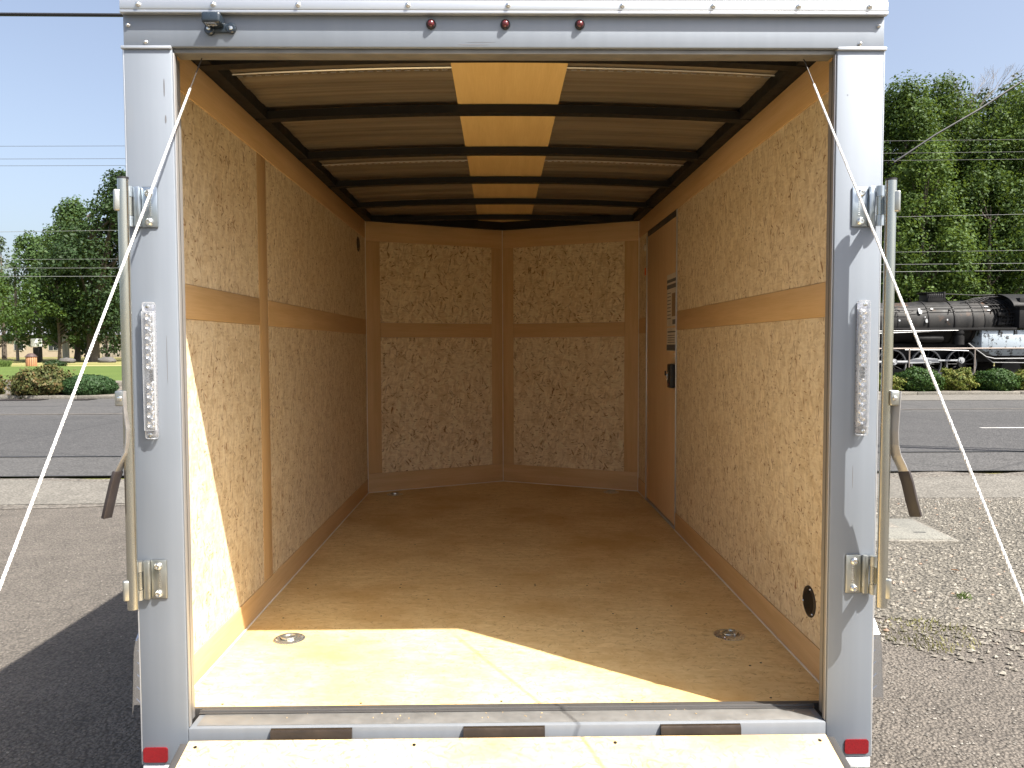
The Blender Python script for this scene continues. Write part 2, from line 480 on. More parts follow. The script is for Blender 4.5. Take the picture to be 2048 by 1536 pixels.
# ------------------------------------------------------------------ mesh builder
class MB:
    def __init__(self):
        self.bm = bmesh.new()

    def box(self, x0, x1, y0, y1, z0, z1, bev=0.0, seg=2):
        r = bmesh.ops.create_cube(self.bm, size=1.0, matrix=Matrix.Translation(((x0+x1)/2, (y0+y1)/2, (z0+z1)/2)) @ Matrix.Diagonal((abs(x1-x0), abs(y1-y0), abs(z1-z0), 1)))
        if bev > 0:
            es = list({e for v in r['verts'] for e in v.link_edges})
            bmesh.ops.bevel(self.bm, geom=es, offset=bev, segments=seg, affect='EDGES', profile=0.5)
        return self

    def mbox(self, mat, sx, sy, sz, bev=0.0, seg=2):
        r = bmesh.ops.create_cube(self.bm, size=1.0, matrix=mat @ Matrix.Diagonal((sx, sy, sz, 1)))
        if bev > 0:
            es = list({e for v in r['verts'] for e in v.link_edges})
            bmesh.ops.bevel(self.bm, geom=es, offset=bev, segments=seg, affect='EDGES', profile=0.5)
        return self

    def tube(self, pts, r, n=10, caps=True):
        pts = [Vector(p) for p in pts]
        if not isinstance(r, (list, tuple)):
            r = [r]*len(pts)
        rings = []
        up = None
        for i, p in enumerate(pts):
            if i == 0: t = pts[1]-p
            elif i == len(pts)-1: t = p-pts[i-1]
            else: t = (pts[i+1]-pts[i-1])
            t.normalize()
            if up is None:
                up = Vector((0, 0, 1)) if abs(t.z) < 0.9 else Vector((1, 0, 0))
            a = t.cross(up).normalized()
            b2 = a.cross(t).normalized()
            up = b2
            rings.append([self.bm.verts.new(p + (a*math.cos(2*PI*k/n) + b2*math.sin(2*PI*k/n))*r[i]) for k in range(n)])
        for i in range(len(rings)-1):
            for k in range(n):
                self.bm.faces.new((rings[i][k], rings[i+1][k], rings[i+1][(k+1) % n], rings[i][(k+1) % n]))
        if caps:
            self.bm.faces.new(rings[0])
            self.bm.faces.new(list(reversed(rings[-1])))
        return self

    def lathe(self, prof, o, axis, n=24):
        """prof: (radius, distance along axis) pairs"""
        o = Vector(o); ax = Vector(axis).normalized()
        u = ax.orthogonal().normalized(); w = ax.cross(u)
        rings = []
        for rr, h in prof:
            if rr < 1e-6:
                rings.append([self.bm.verts.new(o+ax*h)])
            else:
                rings.append([self.bm.verts.new(o+ax*h+(u*math.cos(2*PI*k/n)+w*math.sin(2*PI*k/n))*rr) for k in range(n)])
        for a, b2 in zip(rings, rings[1:]):
            for k in range(n):
                k2 = (k+1) % n
                if len(a) == 1 and len(b2) == 1: continue
                if len(a) == 1: self.bm.faces.new((a[0], b2[k], b2[k2]))
                elif len(b2) == 1: self.bm.faces.new((a[k], a[k2], b2[0]))
                else: self.bm.faces.new((a[k], a[k2], b2[k2], b2[k]))
        for ring, rev in ((rings[0], True), (rings[-1], False)):
            if len(ring) > 1:
                self.bm.faces.new(list(reversed(ring)) if rev else ring)
        return self

    def prism(self, poly, d, depth):
        """poly: 3-D points of a flat outline, pushed along d by depth"""
        d = Vector(d).normalized()*depth
        a = [self.bm.verts.new(Vector(p)) for p in poly]
        b2 = [self.bm.verts.new(Vector(p)+d) for p in poly]
        n = len(a)
        self.bm.faces.new(list(reversed(a))); self.bm.faces.new(b2)
        for k in range(n):
            self.bm.faces.new((a[k], a[(k+1) % n], b2[(k+1) % n], b2[k]))
        return self

    def grid(self, rows):
        vs = [[self.bm.verts.new(Vector(p)) for p in r] for r in rows]
        for i in range(len(vs)-1):
            for j in range(len(vs[0])-1):
                self.bm.faces.new((vs[i][j], vs[i+1][j], vs[i+1][j+1], vs[i][j+1]))
        return self

    def ball(self, c, r, scale=(1, 1, 1), sub=2):
        bmesh.ops.create_icosphere(self.bm, subdivisions=sub, radius=r, matrix=Matrix.Translation(c) @ Matrix.Diagonal((*scale, 1)))
        return self

    def build(self, name, mat, parent=None, smooth=True, ang=38, loc=None, rot=None):
        bm = self.bm
        bmesh.ops.recalc_face_normals(bm, faces=bm.faces)
        uvl = bm.loops.layers.uv.new('UVMap')
        for f in bm.faces:
            n = f.normal
            ax = max(range(3), key=lambda i: abs(n[i]))
            for l in f.loops:
                c = l.vert.co
                l[uvl].uv = ((c.y, c.z), (c.x, c.z), (c.x, c.y))[ax]
            f.smooth = smooth
        if smooth:
            for e in bm.edges:
                if len(e.link_faces) == 2:
                    e.smooth = e.calc_face_angle(0) < R(ang)
        me = bpy.data.meshes.new(name)
        bm.to_mesh(me); bm.free()
        me.materials.append(mat)
        o = bpy.data.objects.new(name, me)
        COL.objects.link(o)
        if parent: o.parent = parent
        if loc: o.location = loc
        if rot: o.rotation_euler = rot
        return o

def tag(o, label=None, cat=None, group=None, kind=None):
    for k, v in (('label', label), ('category', cat), ('group', group), ('kind', kind)):
        if v: o[k] = v
    return o

def thing(name, label, cat, loc=(0, 0, 0), rz=0, group=None):
    o = bpy.data.objects.new(name, None)
    COL.objects.link(o)
    o.location = loc; o.rotation_euler = (0, 0, rz)
    o.empty_display_size = 0.2
    return tag(o, label, cat, group)

def copy_obj(o, parent=None):
    c = o.copy(); COL.objects.link(c)
    if parent: c.parent = parent
    return c

def copy_tree(o, parent=None):
    c = copy_obj(o, parent)
    for ch in list(o.children):
        copy_tree(ch, c)
    return c

def sheet(name, pts, z, mat, kind='structure'):
    m = MB()
    m.bm.faces.new([m.bm.verts.new((x, y, z)) for x, y in pts])
    o = m.build(name, mat, smooth=False)
    if kind: o['kind'] = kind
    return o

def quads_mesh(name, verts, mat, parent=None, smooth=False, per=4):
    """verts: (n,per,3) array -> n loose polygons"""
    n = len(verts)
    me = bpy.data.meshes.new(name)
    me.vertices.add(n*per)
    me.vertices.foreach_set('co', verts.reshape(-1).astype(np.float32))
    me.loops.add(n*per)
    me.loops.foreach_set('vertex_index', np.arange(n*per, dtype=np.int32))
    me.polygons.add(n)
    me.polygons.foreach_set('loop_start', np.arange(0, n*per, per, dtype=np.int32))
    me.polygons.foreach_set('loop_total', np.full(n, per, dtype=np.int32))
    me.update(calc_edges=True)
    me.materials.append(mat)
    o = bpy.data.objects.new(name, me)
    COL.objects.link(o)
    if parent: o.parent = parent
    return o

# ------------------------------------------------------------------ SETTING: ground, road
sheet('ground', [(-900, -200), (900, -200), (900, 1500), (-900, 1500)], -0.03, LAWN_FAR)
def wavy(x0, x1, y, amp, n, seed, s=1.0):
    rr = random.Random(seed)
    return [(x0+(x1-x0)*i/n, y + rr.uniform(-amp, amp)) for i in range(n+1)]
sheet('parking_lot', [(-40, -30), (40, -30), (40, 6.6)] + [(-40, 6.6)], 0.0, LOT)
g = wavy(-40, 40, 6.75, 0.10, 160, 1)
sheet('verge', wavy(-40, 40, 5.15, 0.10, 160, 3) + g[::-1], 0.004, VERGE)
# pale packed shoulder between the lot and the road
sheet('shoulder', wavy(-40, 40, 5.27, 0.04, 140, 4) + [(40, 6.35)] + wavy(-3, 40, 6.4, 0.18, 60, 6)[::-1] + [(-4.2, 6.42), (-5.3, 6.62), (-6.5, 6.72), (-40, 6.72)], 0.008, SHOULDER)
sheet('road', [(-200, 6.9), (200, 6.9), (200, 20.3), (-200, 20.3)], 0.0, ROAD)
sheet('road_lane', [(-200, 8.55), (200, 8.35), (200, 14.5), (-200, 14.9)], 0.004, ROAD_DK)
SEAM = simple('tar_seam', (0.018, 0.018, 0.018), 0.6)
MARK_W = simple('worn_white_road_paint', (0.40, 0.39, 0.37), 0.7, 0, 0.25, 4)
MARK_Y = simple('worn_yellow_road_paint', (0.125, 0.108, 0.088), 0.7, 0, 0.3, 4)
sheet('road_seam', [(-200, 8.52), (200, 8.32), (200, 8.38), (-200, 8.58)], 0.008, SEAM)
sheet('road_seam', [(-200, 6.87), (200, 6.87), (200, 6.895), (-200, 6.895)], 0.008, SEAM)
for x0, x1 in ((-48, -38), (8.3, 11.5), (20.5, 23.7), (-62, -58)):
    sheet('lane_marking', [(x0, 11.35), (x1, 11.3), (x1, 11.42), (x0, 11.47)], 0.008, MARK_W)
sheet('lane_marking', [(-200, 15.05), (-1.5, 15.05), (-1.5, 15.17), (-200, 15.17)], 0.008, MARK_Y)
sheet('lane_marking', [(2, 15.3), (200, 15.3), (200, 15.38), (2, 15.38)], 0.008, MARK_Y)
# gutter pan and kerb on the far side
sheet('gutter', [(0, 19.7), (4, 18.1), (200, 17.9), (200, 20.3), (0, 20.3)], 0.008, GUTTER)
m = MB()
x = -120.0
while x < 120:
    m.box(x, x+2.99, 20.3, 20.5, -0.05, 0.09, 0.02)
    x += 3.0
k = m.build('kerb', CONC); k['kind'] = 'structure'
sheet('planting_bed', [(-200, 20.5), (200, 20.5), (200, 25.7), (-200, 25.7)], 0.09, BED)
sheet('lawn', [(-300, 25.7), (-2, 25.7), (-2, 55), (-300, 57.5)], 0.10, LAWN)
# low stone edging between the bed and the lawn
m = MB()
x = -60.0
rr = random.Random(5)
while x < -2:
    w = rr.uniform(0.5, 0.9)
    m.box(x, x+w-0.02, 25.5+rr.uniform(-.03, .03), 25.8, 0.05, 0.30+rr.uniform(-.03, .03), 0.03)
    x += w
o = m.build('stone_edging', CONC); tag(o, 'low concrete block edging along the front of the green lawn', 'edging')
sheet('track_bed', [(-2, 25.7), (200, 25.7), (200, 38), (-2, 38)], 0.10, BALLAST)

# gravel patch on the right with real stones
gp = [(1.6, 5.28)] + wavy(1.9, 12, 5.2, 0.10, 30, 9) + [(12, 1.2)] + wavy(3.4, 12, 1.25, 0.12, 24, 12)[::-1] + [(3.0, 1.7), (2.5, 1.95), (2.1, 2.1), (1.75, 2.25), (1.3, 2.4)]
sheet('gravel_patch', gp, 0.0045, GRAVELB)

def stones(name, n, region, smin, smax, mat, seed, z=0.004):
    rs = np.random.RandomState(seed)
    base = np.array([[1,0,0],[0,1,0],[-1,0,0],[0,-1,0],[0,0,1],[0,0,-1]], float)
    F = np.array([[0,1,4],[1,2,4],[2,3,4],[3,0,4],[1,0,5],[2,1,5],[3,2,5],[0,3,5]])
    P = region(rs, n)
    n = len(P)
    s = smin + (smax-smin)*rs.rand(n)**2.6
    V = base[None]*(0.6+0.8*rs.rand(n, 6, 1))*s[:, None, None]
    V[:, :, 2] *= 0.6
    a = rs.rand(n)*2*PI
    ca, sa = np.cos(a)[:, None], np.sin(a)[:, None]
    X = V[:, :, 0]*ca - V[:, :, 1]*sa + P[:, 0:1]
    Y = V[:, :, 0]*sa + V[:, :, 1]*ca + P[:, 1:2]
    Z = V[:, :, 2] + z + s[:, None]*0.2
    V = np.stack([X, Y, Z], 2)
    tri = V[:, F]           # n,8,3,3
    me = bpy.data.meshes.new(name)
    me.from_pydata(V.reshape(-1, 3).tolist(), [], (F[None]+np.arange(n)[:, None, None]*6).reshape(-1, 3).tolist())
    me.materials.append(mat)
    o = bpy.data.objects.new(name, me)
    COL.objects.link(o)
    return o

def stone_mat(name, stops):
    m, nt, b = new_mat(name)
    geo = nt.nodes.new('ShaderNodeNewGeometry')
    c = ramp(nt, geo.outputs['Random Per Island'], stops)
    c = mix(nt, 0.3, c, ramp(nt, noise(nt, coords(nt, 'Object'), 160, 3), [(0.3, (0.10, 0.09, 0.08)), (0.7, (0.42, 0.39, 0.33))]))
    L(nt, c, b.inputs['Base Color'])
    b.inputs['Roughness'].default_value = 0.85
    return m
STONE = stone_mat('crushed_stone', [(0.0, (0.062, 0.055, 0.045)), (0.4, (0.115, 0.103, 0.083)), (0.8, (0.165, 0.149, 0.12)), (0.97, (0.25, 0.23, 0.19)), (1.0, (0.26, 0.13, 0.07))])
STONE_D = stone_mat('dark_lot_grit', [(0.0, (0.04, 0.037, 0.034)), (0.5, (0.115, 0.104, 0.092)), (0.9, (0.19, 0.172, 0.15)), (1.0, (0.27, 0.25, 0.22))])
def reg_gravel(rs, n):
    x = 1.3 + rs.rand(n)*5.2; y = 1.1 + rs.rand(n)*4.2
    edge = 1.35 + 1.0*np.clip((3.4-x)/2.1, 0, 1) + 0.25*np.sin(x*2.3) + 0.25*rs.randn(n)
    keep = (y > edge) & ~((x > 2.3) & (x < 3.45) & (y > 3.6) & (y < 4.5)) & (x < 0.66*(y+1.93)+0.9)
    return np.stack([x, y], 1)[keep]
o = stones('gravel', 46000, reg_gravel, 0.003, 0.017, STONE, 3)
tag(o, 'loose crushed grey gravel spread beside the trailer on the right', 'gravel', kind='stuff')
def reg_lotr(rs, n):
    x = 0.9 + rs.rand(n)*3.6; y = -1.2 + rs.rand(n)*3.6
    return np.stack([x, y], 1)[(x < 0.66*(y+1.93)+0.7)]
o = stones('loose_grit', 16000, reg_lotr, 0.0018, 0.009, STONE_D, 5, 0.001)
tag(o, 'scattered small dark grit on the worn asphalt right of the trailer', 'grit', kind='stuff')
def reg_lotl(rs, n):
    x = -0.9 - rs.rand(n)*4.6; y = -0.6 + rs.rand(n)*6.0
    return np.stack([x, y], 1)[(-x < 0.66*(y+1.93)+0.7)]
o = stones('loose_grit', 18000, reg_lotl, 0.0015, 0.006, STONE_D, 6, 0.001)
tag(o, 'fine grit on the smoother asphalt lot left of the trailer', 'grit', kind='stuff')

def tuft(name, label, x, y, h, n, spread, mat, seed):
    rs = np.random.RandomState(seed)
    V = np.zeros((n, 4, 3))
    a = rs.rand(n)*2*PI; r = rs.rand(n)**0.5*spread
    bx, by = r*np.cos(a), r*np.sin(a)
    hh = h*(0.35+0.65*rs.rand(n))
    lean = 0.7*hh
    la = rs.rand(n)*2*PI
    w = 0.0025
    wx, wy = np.cos(a+1.5)*w, np.sin(a+1.5)*w
    V[:, 0] = np.stack([bx-wx, by-wy, np.zeros(n)], 1)
    V[:, 1] = np.stack([bx+wx, by+wy, np.zeros(n)], 1)
    V[:, 2] = np.stack([bx+lean*0.4*np.cos(la)+wx*.8, by+lean*0.4*np.sin(la)+wy*.8, hh*0.6], 1)
    V[:, 3] = np.stack([bx+lean*np.cos(la), by+lean*np.sin(la), hh], 1)
    o = quads_mesh(name, V, mat)
    o.location = (x, y, 0.005)
    return tag(o, label, 'weed')
tuft('weed', 'small bright green weed tuft alone in the gravel, nearest the trailer', 2.62, 2.42, 0.035, 70, 0.045, WEED, 1)
tuft('weed', 'thin green weed growing in the gravel just below the right rope', 4.05, 3.9, 0.10, 22, 0.03, WEED, 2)
tuft('dry_weed', 'dry yellowish weed patch at the gravel edge close to the trailer', 2.1, 1.86, 0.025, 420, 0.24, DRYW, 3)
tuft('dry_weed', 'dry weed patch at the gravel edge near the right border of the picture', 2.78, 1.66, 0.03, 460, 0.30, DRYW, 4)

for o_ in list(COL.objects):
    if o_.name.startswith('dry_weed'): o_['kind'] = 'stuff'

for x_, w_, lab in ((-13.9, 0.62, 'dark kerb drain inlet in the road in front of the rusty shrub'), (-12.1, 0.26, 'small dark drain cover in the road in front of the green dome shrub')):
    t = thing('drain_inlet', lab, 'drain', (x_*0.955, 19.75, 0.008))
    MB().box(-w_, w_, -0.22, 0.30, -0.02, 0.006, 0.004).build('frame', BLACK_STEEL, t)
    b0 = MB().box(-0.03, 0.03, -0.19, 0.27, 0.0065, 0.014, 0.002).build('bar', GRIP, t)
    nb = int(w_*2/0.12)
    for i_ in range(nb):
        c_ = b0 if i_ == 0 else copy_obj(b0, t)
        c_.location = (-w_+0.08+i_*0.12, 0, 0)

LEAFDRY = simple('dry_orange_leaf', (0.42, 0.17, 0.05), 0.7)
WHITEB = simple('white_scrap', (0.75, 0.74, 0.70), 0.6)
for x_, y_, m_, nm_, lab_ in ((3.95, 5.05, WHITEB, 'paper_scrap', 'small white scrap lying on the gravel behind the utility cover'),
                       (2.86, 2.92, LEAFDRY, 'dry_leaf', 'orange dry leaf lying on the gravel above the green weed tuft'),
                       (1.62, 0.52, LEAFDRY, 'dry_leaf', 'reddish dry leaf on the asphalt near the right rear corner of the trailer'),
                       (3.05, 2.35, LEAFDRY, 'dry_leaf', 'orange dry leaf right of the green weed tuft')):
    mm_ = MB()
    rr_l = random.Random(int(x_*100))
    pts_ = [(0.022*math.cos(a_)*rr_l.uniform(.7, 1.2), 0.012*math.sin(a_)*rr_l.uniform(.7, 1.2), 0.002+rr_l.uniform(0, 0.006)) for a_ in [2*PI*i_/8 for i_ in range(8)]]
    mm_.prism(pts_, (0, 0, 1), 0.0012)
    o_ = mm_.build(nm_, m_, loc=(x_, y_, 0.016 if y_ > 2 else 0.004), rot=(0.15, 0.1, rr_l.uniform(0, 3)))
    tag(o_, lab_, 'litter' if m_ is WHITEB else 'leaf')

# utility vault lid
t = thing('utility_cover', 'flat grey concrete utility cover set in the gravel', 'utility cover', (2.83, 4.05, 0.0), R(-3))
MB().box(-0.53, 0.53, -0.37, 0.37, -0.03, 0.018, 0.006).build('frame', CONC, t)
COVER = asphalt('cover_concrete', (0.155, 0.152, 0.134), (0.20, 0.194, 0.168), 90, (0.27, 0.26, 0.22), 0.3, 0.2, 0.4, macro=1.5)
MB().box(-0.495, 0.495, -0.335, 0.335, -0.02, 0.026, 0.008).build('lid', COVER, t)
MB().box(-0.05, 0.26, 0.02, 0.17, 0.02, 0.029, 0.002).build('name_plate', CONC, t)
for px_, py_ in ((-0.30, -0.1), (0.34, -0.14), (0.05, -0.18)):
    MB().box(px_-0.045, px_+0.045, py_-0.009, py_+0.009, 0.02, 0.0275).build('pull_slot', BLACK_RUB, t, rot=None)

# ------------------------------------------------------------------ TRAILER
T = thing('cargo_trailer', 'silver enclosed cargo trailer with open rear, plywood lined inside, ramp folded down', 'trailer', (0, 0, 0))
H_OUT, X_IN, XW, ZF, ZC = 0.915, 0.80, 0.906, 0.473, 2.272
YB, YN = 3.259, 3.685
WT = 0.05   # wall thickness outwards

SILL_F = alu_mat('dull_sill_face', (0.19, 0.205, 0.225), 0.6, 0.15)
def rear_post(s):
    m = MB()
    def bx(a, b_, y0, y1, z0, z1, bev=0.003):
        xa, xb = sorted((s*a, s*b_))
        m.box(xa, xb, y0, y1, z0, z1, bev)
    bx(0.806, 0.921, 0.0, 0.0195, 0.402, 2.168)
    bx(0.8205, 0.9205, 0.0200, 0.055, 0.402, 2.168, 0.0)
    p = m.build('rear_post', ALU_POST, T)
    # stepped lip that runs up the opening
    m = MB()
    bx(0.8025, 0.8055, 0.004, 0.018, 0.4965, 2.159, 0.0008)
    bx(0.811, 0.8195, 0.0225, 0.060, 0.4965, 2.158, 0.001)
    m.build('opening_lip', LIP, p)
    m = MB()
    bx(0.8062, 0.8108, 0.0205, 0.030, 0.4965, 2.159, 0.0)
    m.build('weather_seal', SEAL, p)
    # outer edge bead
    MB().tube([(s*0.922, 0.004, 0.402), (s*0.922, 0.004, 2.168)], 0.003, 8).build('edge_bead', ALU_TRIM, p)
    m = MB(); bx(0.846, 0.921, 0.0015, 0.05, 0.372, 0.400, 0.002)
    m.build('post_foot', ALU_SKIN, p)
    return p
rear_post(-1); rear_post(1)

hd = MB().box(-0.921, 0.921, 0.0, 0.055, 2.1715, 2.2525, 0.003).build('header', ALU_POST, T)
for s, a in ((-1, 0.80), (1, 0.80)):
    xa, xb = sorted((s*0.806, s*0.926))
    MB().box(xa, xb, -0.005, 0.03, 2.166, 2.1735, 0.0015).build('corner_cap', ALU_TRIM, hd)
MB().box(-0.806, 0.806, 0.010, 0.056, 2.160, 2.1712, 0.002).build('header_lip', SILL, hd)
# roof edge trim
tr = MB().box(-0.921, 0.922, -0.016, 0.06, 2.2535, 2.276, 0.002).build('roof_trim', ALU_TRIM, T)
MB().box(-0.9225, 0.9235, -0.012, 0.09, 2.2765, 2.300, 0.003).build('trim_cap', ALU_TRIM, tr)
MB().box(-0.921, 0.922, -0.0158, -0.0005, 2.246, 2.2530, 0.001).build('drip_edge', ALU_TRIM, tr)
def screw(x, y, z, ax, r=0.0065, parent=T, mat=BOLT, name='screw'):
    o = MB().lathe([(r*1.25, -0.0005), (r*1.25, 0.0012), (r, 0.002), (r*0.92, 0.0045), (r*0.5, 0.0062), (0.0, 0.0066)], (0, 0, 0), ax, 12).build(name, mat, parent)
    o.location = (x, y, z)
    return o
sc0 = screw(0, 0, 0, (0, -1, 0), 0.0052)
first = True
def put_screw(x, y, z, parent=T, k=1.0):
    global first
    if first:
        c = sc0; first = False
    else:
        c = copy_obj(sc0)
    c.parent = parent; c.location = (x, y, z); c.scale = (k, 1, k)
    return c
for px_ in (288, 433, 598, 812, 1008, 1232, 1411, 1580, 1721):
    X = (px_-1003)/1560*1.908 - 0.002
    put_screw(X, -0.016, 2.2645, tr)
for X, Z in ((-0.908, 2.222), (-0.867, 2.182), (0.906, 2.225), (0.861, 2.182)):
    put_screw(X, 0.0, Z, hd, 0.8)
# scuffs on the header
def ellipse_pts(cx, cz, a, b2, y, n=20, taper=True):
    return [(cx+a*math.cos(t_)*(1 if not taper or math.cos(t_) < 0 else 1.25), y, cz+b2*math.sin(t_)) for t_ in [2*PI*i/n for i in range(n)]]
SCUFF = simple('grey_scuff', (0.16, 0.16, 0.17), 0.6)
for cx, cz, a, b2 in ((-0.085, 2.1782, 0.034, 0.0011), (-0.065, 2.184, 0.03, 0.0005)):
    MB().prism(ellipse_pts(cx, cz, a, b2, -0.0003), (0, 1, 0), 0.0006).build('scuff_mark', SCUFF, hd)
for x_, z_, w_, h_ in ((-0.826, 2.075, 0.0016, 0.022), (-0.824, 2.000, 0.0020, 0.010), (-0.835, 1.42, 0.0007, 0.06), (0.833, 2.06, 0.0014, 0.0016), (0.862, 1.12, 0.0008, 0.03)):
    MB().prism([(x_+w_*math.cos(t_), -0.0003, z_+h_*math.sin(t_)) for t_ in [2*PI*i/14 for i in range(14)]], (0, 1, 0), 0.0006).build('scuff_mark', SCUFF, T)
# clearance lamps
for X in (-0.182, -0.003, 0.177):
    o = MB().lathe([(0.0118, 0.0), (0.0118, 0.004), (0.0095, 0.007), (0.0088, 0.0065)], (X, 0, 2.2255), (0, -1, 0), 24).build('marker_lamp', BLACK_RUB, T)
    MB().lathe([(0.0088, 0.004), (0.008, 0.009), (0.005, 0.012), (0.0, 0.013)], (X, 0, 2.2255), (0, -1, 0), 20).build('lens', LAMP_RED, o)
# licence plate lamp
lic = MB()
lic.box(-0.720, -0.676, -0.040, -0.002, 2.214, 2.240, 0.006, 3)
o = lic.build('number_plate_lamp', LICENCE, T)
m = MB()
m.lathe([(0.0125, 0), (0.0125, 0.006), (0.010, 0.009), (0.0, 0.009)], (-0.662, 0, 2.214), (0, -1, 0), 20)
m.lathe([(0.0125, 0), (0.0125, 0.008), (0.010, 0.011), (0.0, 0.011)], (-0.712, 0, 2.210), (0, -1, 0), 20)
m.box(-0.714, -0.660, -0.007, -0.0005, 2.203, 2.225, 0.003)
m.build('lamp_base', LICENCE, o)
MB().box(-0.712, -0.686, -0.038, -0.024, 2.2105, 2.2155, 0.002).build('lens', CLEAR, o)
for X in (-0.660, -0.713):
    MB().lathe([(0.0052, 0), (0.0048, 0.011), (0.0, 0.0125)], (X, 0, 2.212), (0, -1, 0), 14).build('rubber_plug', BOLT, o)

# sill with hinge covers
sill = MB().box(-0.806, 0.806, 0.0, 0.098, 0.40, 0.494, 0.004).build('rear_sill', SILL_F, T)
MB().box(-0.789, 0.789, 0.012, 0.096, 0.4905, 0.4955, 0.001).build('sill_plate', SILL, sill)
m = MB().box(-0.806, 0.806, 0.070, 0.0975, 0.4958, 0.4985, 0.001)
m.tube([(-0.806, 0.082, 0.499), (0.806, 0.082, 0.499)], 0.004, 8)
m.box(-0.86, 0.86, 0.0985, 0.112, 0.455, 0.4975, 0.002)
m.tube([(-0.86, 0.121, 0.478), (0.86, 0.121, 0.478)], 0.008, 10)
m.box(-0.86, 0.86, 0.112, 0.147, 0.455, 0.4725, 0.001)
m.build('sill_seal', SEAL, sill)
for x0, x1 in ((-0.598, -0.395), (-0.115, 0.090), (0.383, 0.586)):
    mm = MB()
    prof = [(0.002, 0.492), (-0.006, 0.4905), (-0.010, 0.484), (-0.011, 0.462), (-0.018, 0.449), (-0.018, 0.42), (0.002, 0.42)]
    mm.prism([(x0, y, z) for y, z in prof], (1, 0, 0), x1-x0)
    hc = mm.build('hinge_cover', HINGE, T)
    MB().tube([(x0+0.004, -0.020, 0.4515), (x1-0.004, -0.020, 0.4515)], 0.0045, 10).build('hinge_pin', SEAL, hc)
# debris on the sill
rs = random.Random(3)
m = MB()
for i in range(110):
    x = rs.uniform(-0.75, 0.75); y = rs.choice((0.09, 0.087, rs.uniform(0.03, 0.09)))
    m.mbox(Matrix.Translation((x, y, 0.4965)) @ Matrix.Rotation(rs.uniform(0, 3), 4, 'Z'), rs.uniform(.001, .005), .0012, .0012)
o = m.build('sawdust', WOODEDGE, sill); o['kind'] = 'stuff'

# floor ---------------------------------------------------------------
fl = MB()
poly = [(-XW, 0.1475), (XW, 0.1475), (XW, 1.218), (-XW, 1.218)]
def floor_sheet(poly):
    return MB().prism([(x, y, ZF-0.018) for x, y in poly], (0, 0, 1), 0.018)
for poly in ([(-XW, 0.1475), (XW, 0.1475), (XW, 1.2195), (-XW, 1.2195)],
             [(-XW, 1.2205), (XW, 1.2205), (XW, 2.4395), (-XW, 2.4395)],
             [(-XW, 2.4405), (XW, 2.4405), (XW, YB), (0, YN), (-XW, YB)]):
    floor_sheet(poly).build('floor_board', OSB_FLOOR, T, smooth=False)
MB().prism([(-0.95, 0.15, 0.38), (0.95, 0.15, 0.38), (0.95, YB, 0.38), (0, YN+0.05, 0.38), (-0.95, YB, 0.38)], (0, 0, 1), 0.07).build('underframe', BLACK_STEEL, T, smooth=False)
# floor screw heads
m = MB()
rs = random.Random(11)
for y in (0.175, 0.86, 1.21, 1.24, 1.9, 2.46, 3.0):
    for x in (-0.78, -0.43, -0.02, 0.36, 0.72):
        m.lathe([(0.0035, 0), (0.0035, 0.0006), (0.0, 0.0006)], (x+rs.uniform(-.03, .03), y+rs.uniform(-.012, .012), ZF), (0, 0, 1), 8)
for x, y in ((0.26, 0.70), (0.62, 0.95), (0.45, 0.72), (-0.7, 0.63), (0.78, 0.42), (0.74, 0.40), (0.12, 1.23), (0.12, 1.21), (-0.30, 1.05)):
    m.lathe([(0.004, 0), (0.004, 0.0006), (0.0, 0.0006)], (x, y, ZF), (0, 0, 1), 8)
o = m.build('floor_screws', BLACK_STEEL, T); o['kind'] = 'stuff'

# tie down rings
RINGM = simple('ring_pan_steel', (0.66, 0.66, 0.63), 0.28, 0.9, 0.1, 60)
def tie_ring(x, y, a):
    z = ZF
    p = MB().lathe([(0.052, 0.0), (0.052, 0.0015), (0.048, 0.004), (0.034, 0.0055), (0.030, 0.002), (0.012, 0.0015), (0.0, 0.0015)], (0, 0, 0), (0, 0, 1), 32).build('tie_down_ring', RINGM, T)
    p.location = (x, y, z); p.rotation_euler = (0, 0, a)
    pts = [(0.024*math.cos(t_), 0.020*math.sin(t_), 0.0085) for t_ in [2*PI*i/20 for i in range(21)]]
    MB().tube(pts, 0.0042, 8, caps=False).build('ring', ZINC, p)
    MB().box(-0.012, 0.012, -0.026, -0.014, 0.002, 0.013, 0.003).build('ring_clip', RINGM, p)
    for sx in (-1, 1):
        MB().lathe([(0.0045, 0), (0.003, 0.003), (0, 0.003)], (sx*0.041, 0, 0.004), (0, 0, 1), 8).build('rivet', BOLT, p)
for x, y, a in ((-0.728, 0.652, 0.4), (0.751, 0.652, 0.9), (-0.719, 3.20, 0.1), (0.718, 3.23, 0.2)):
    tie_ring(x, y, a)

# side walls ----------------------------------------------------------
def wall_box(s, y0, y1, z0, z1, proud=0.0, thick=0.008, bev=0.0):
    """a sheet on the inside face of a side wall"""
    xa, xb = sorted((s*(XW-proud), s*(XW-proud+thick)))
    return MB().box(xa, xb, y0, y1, z0, z1, bev)

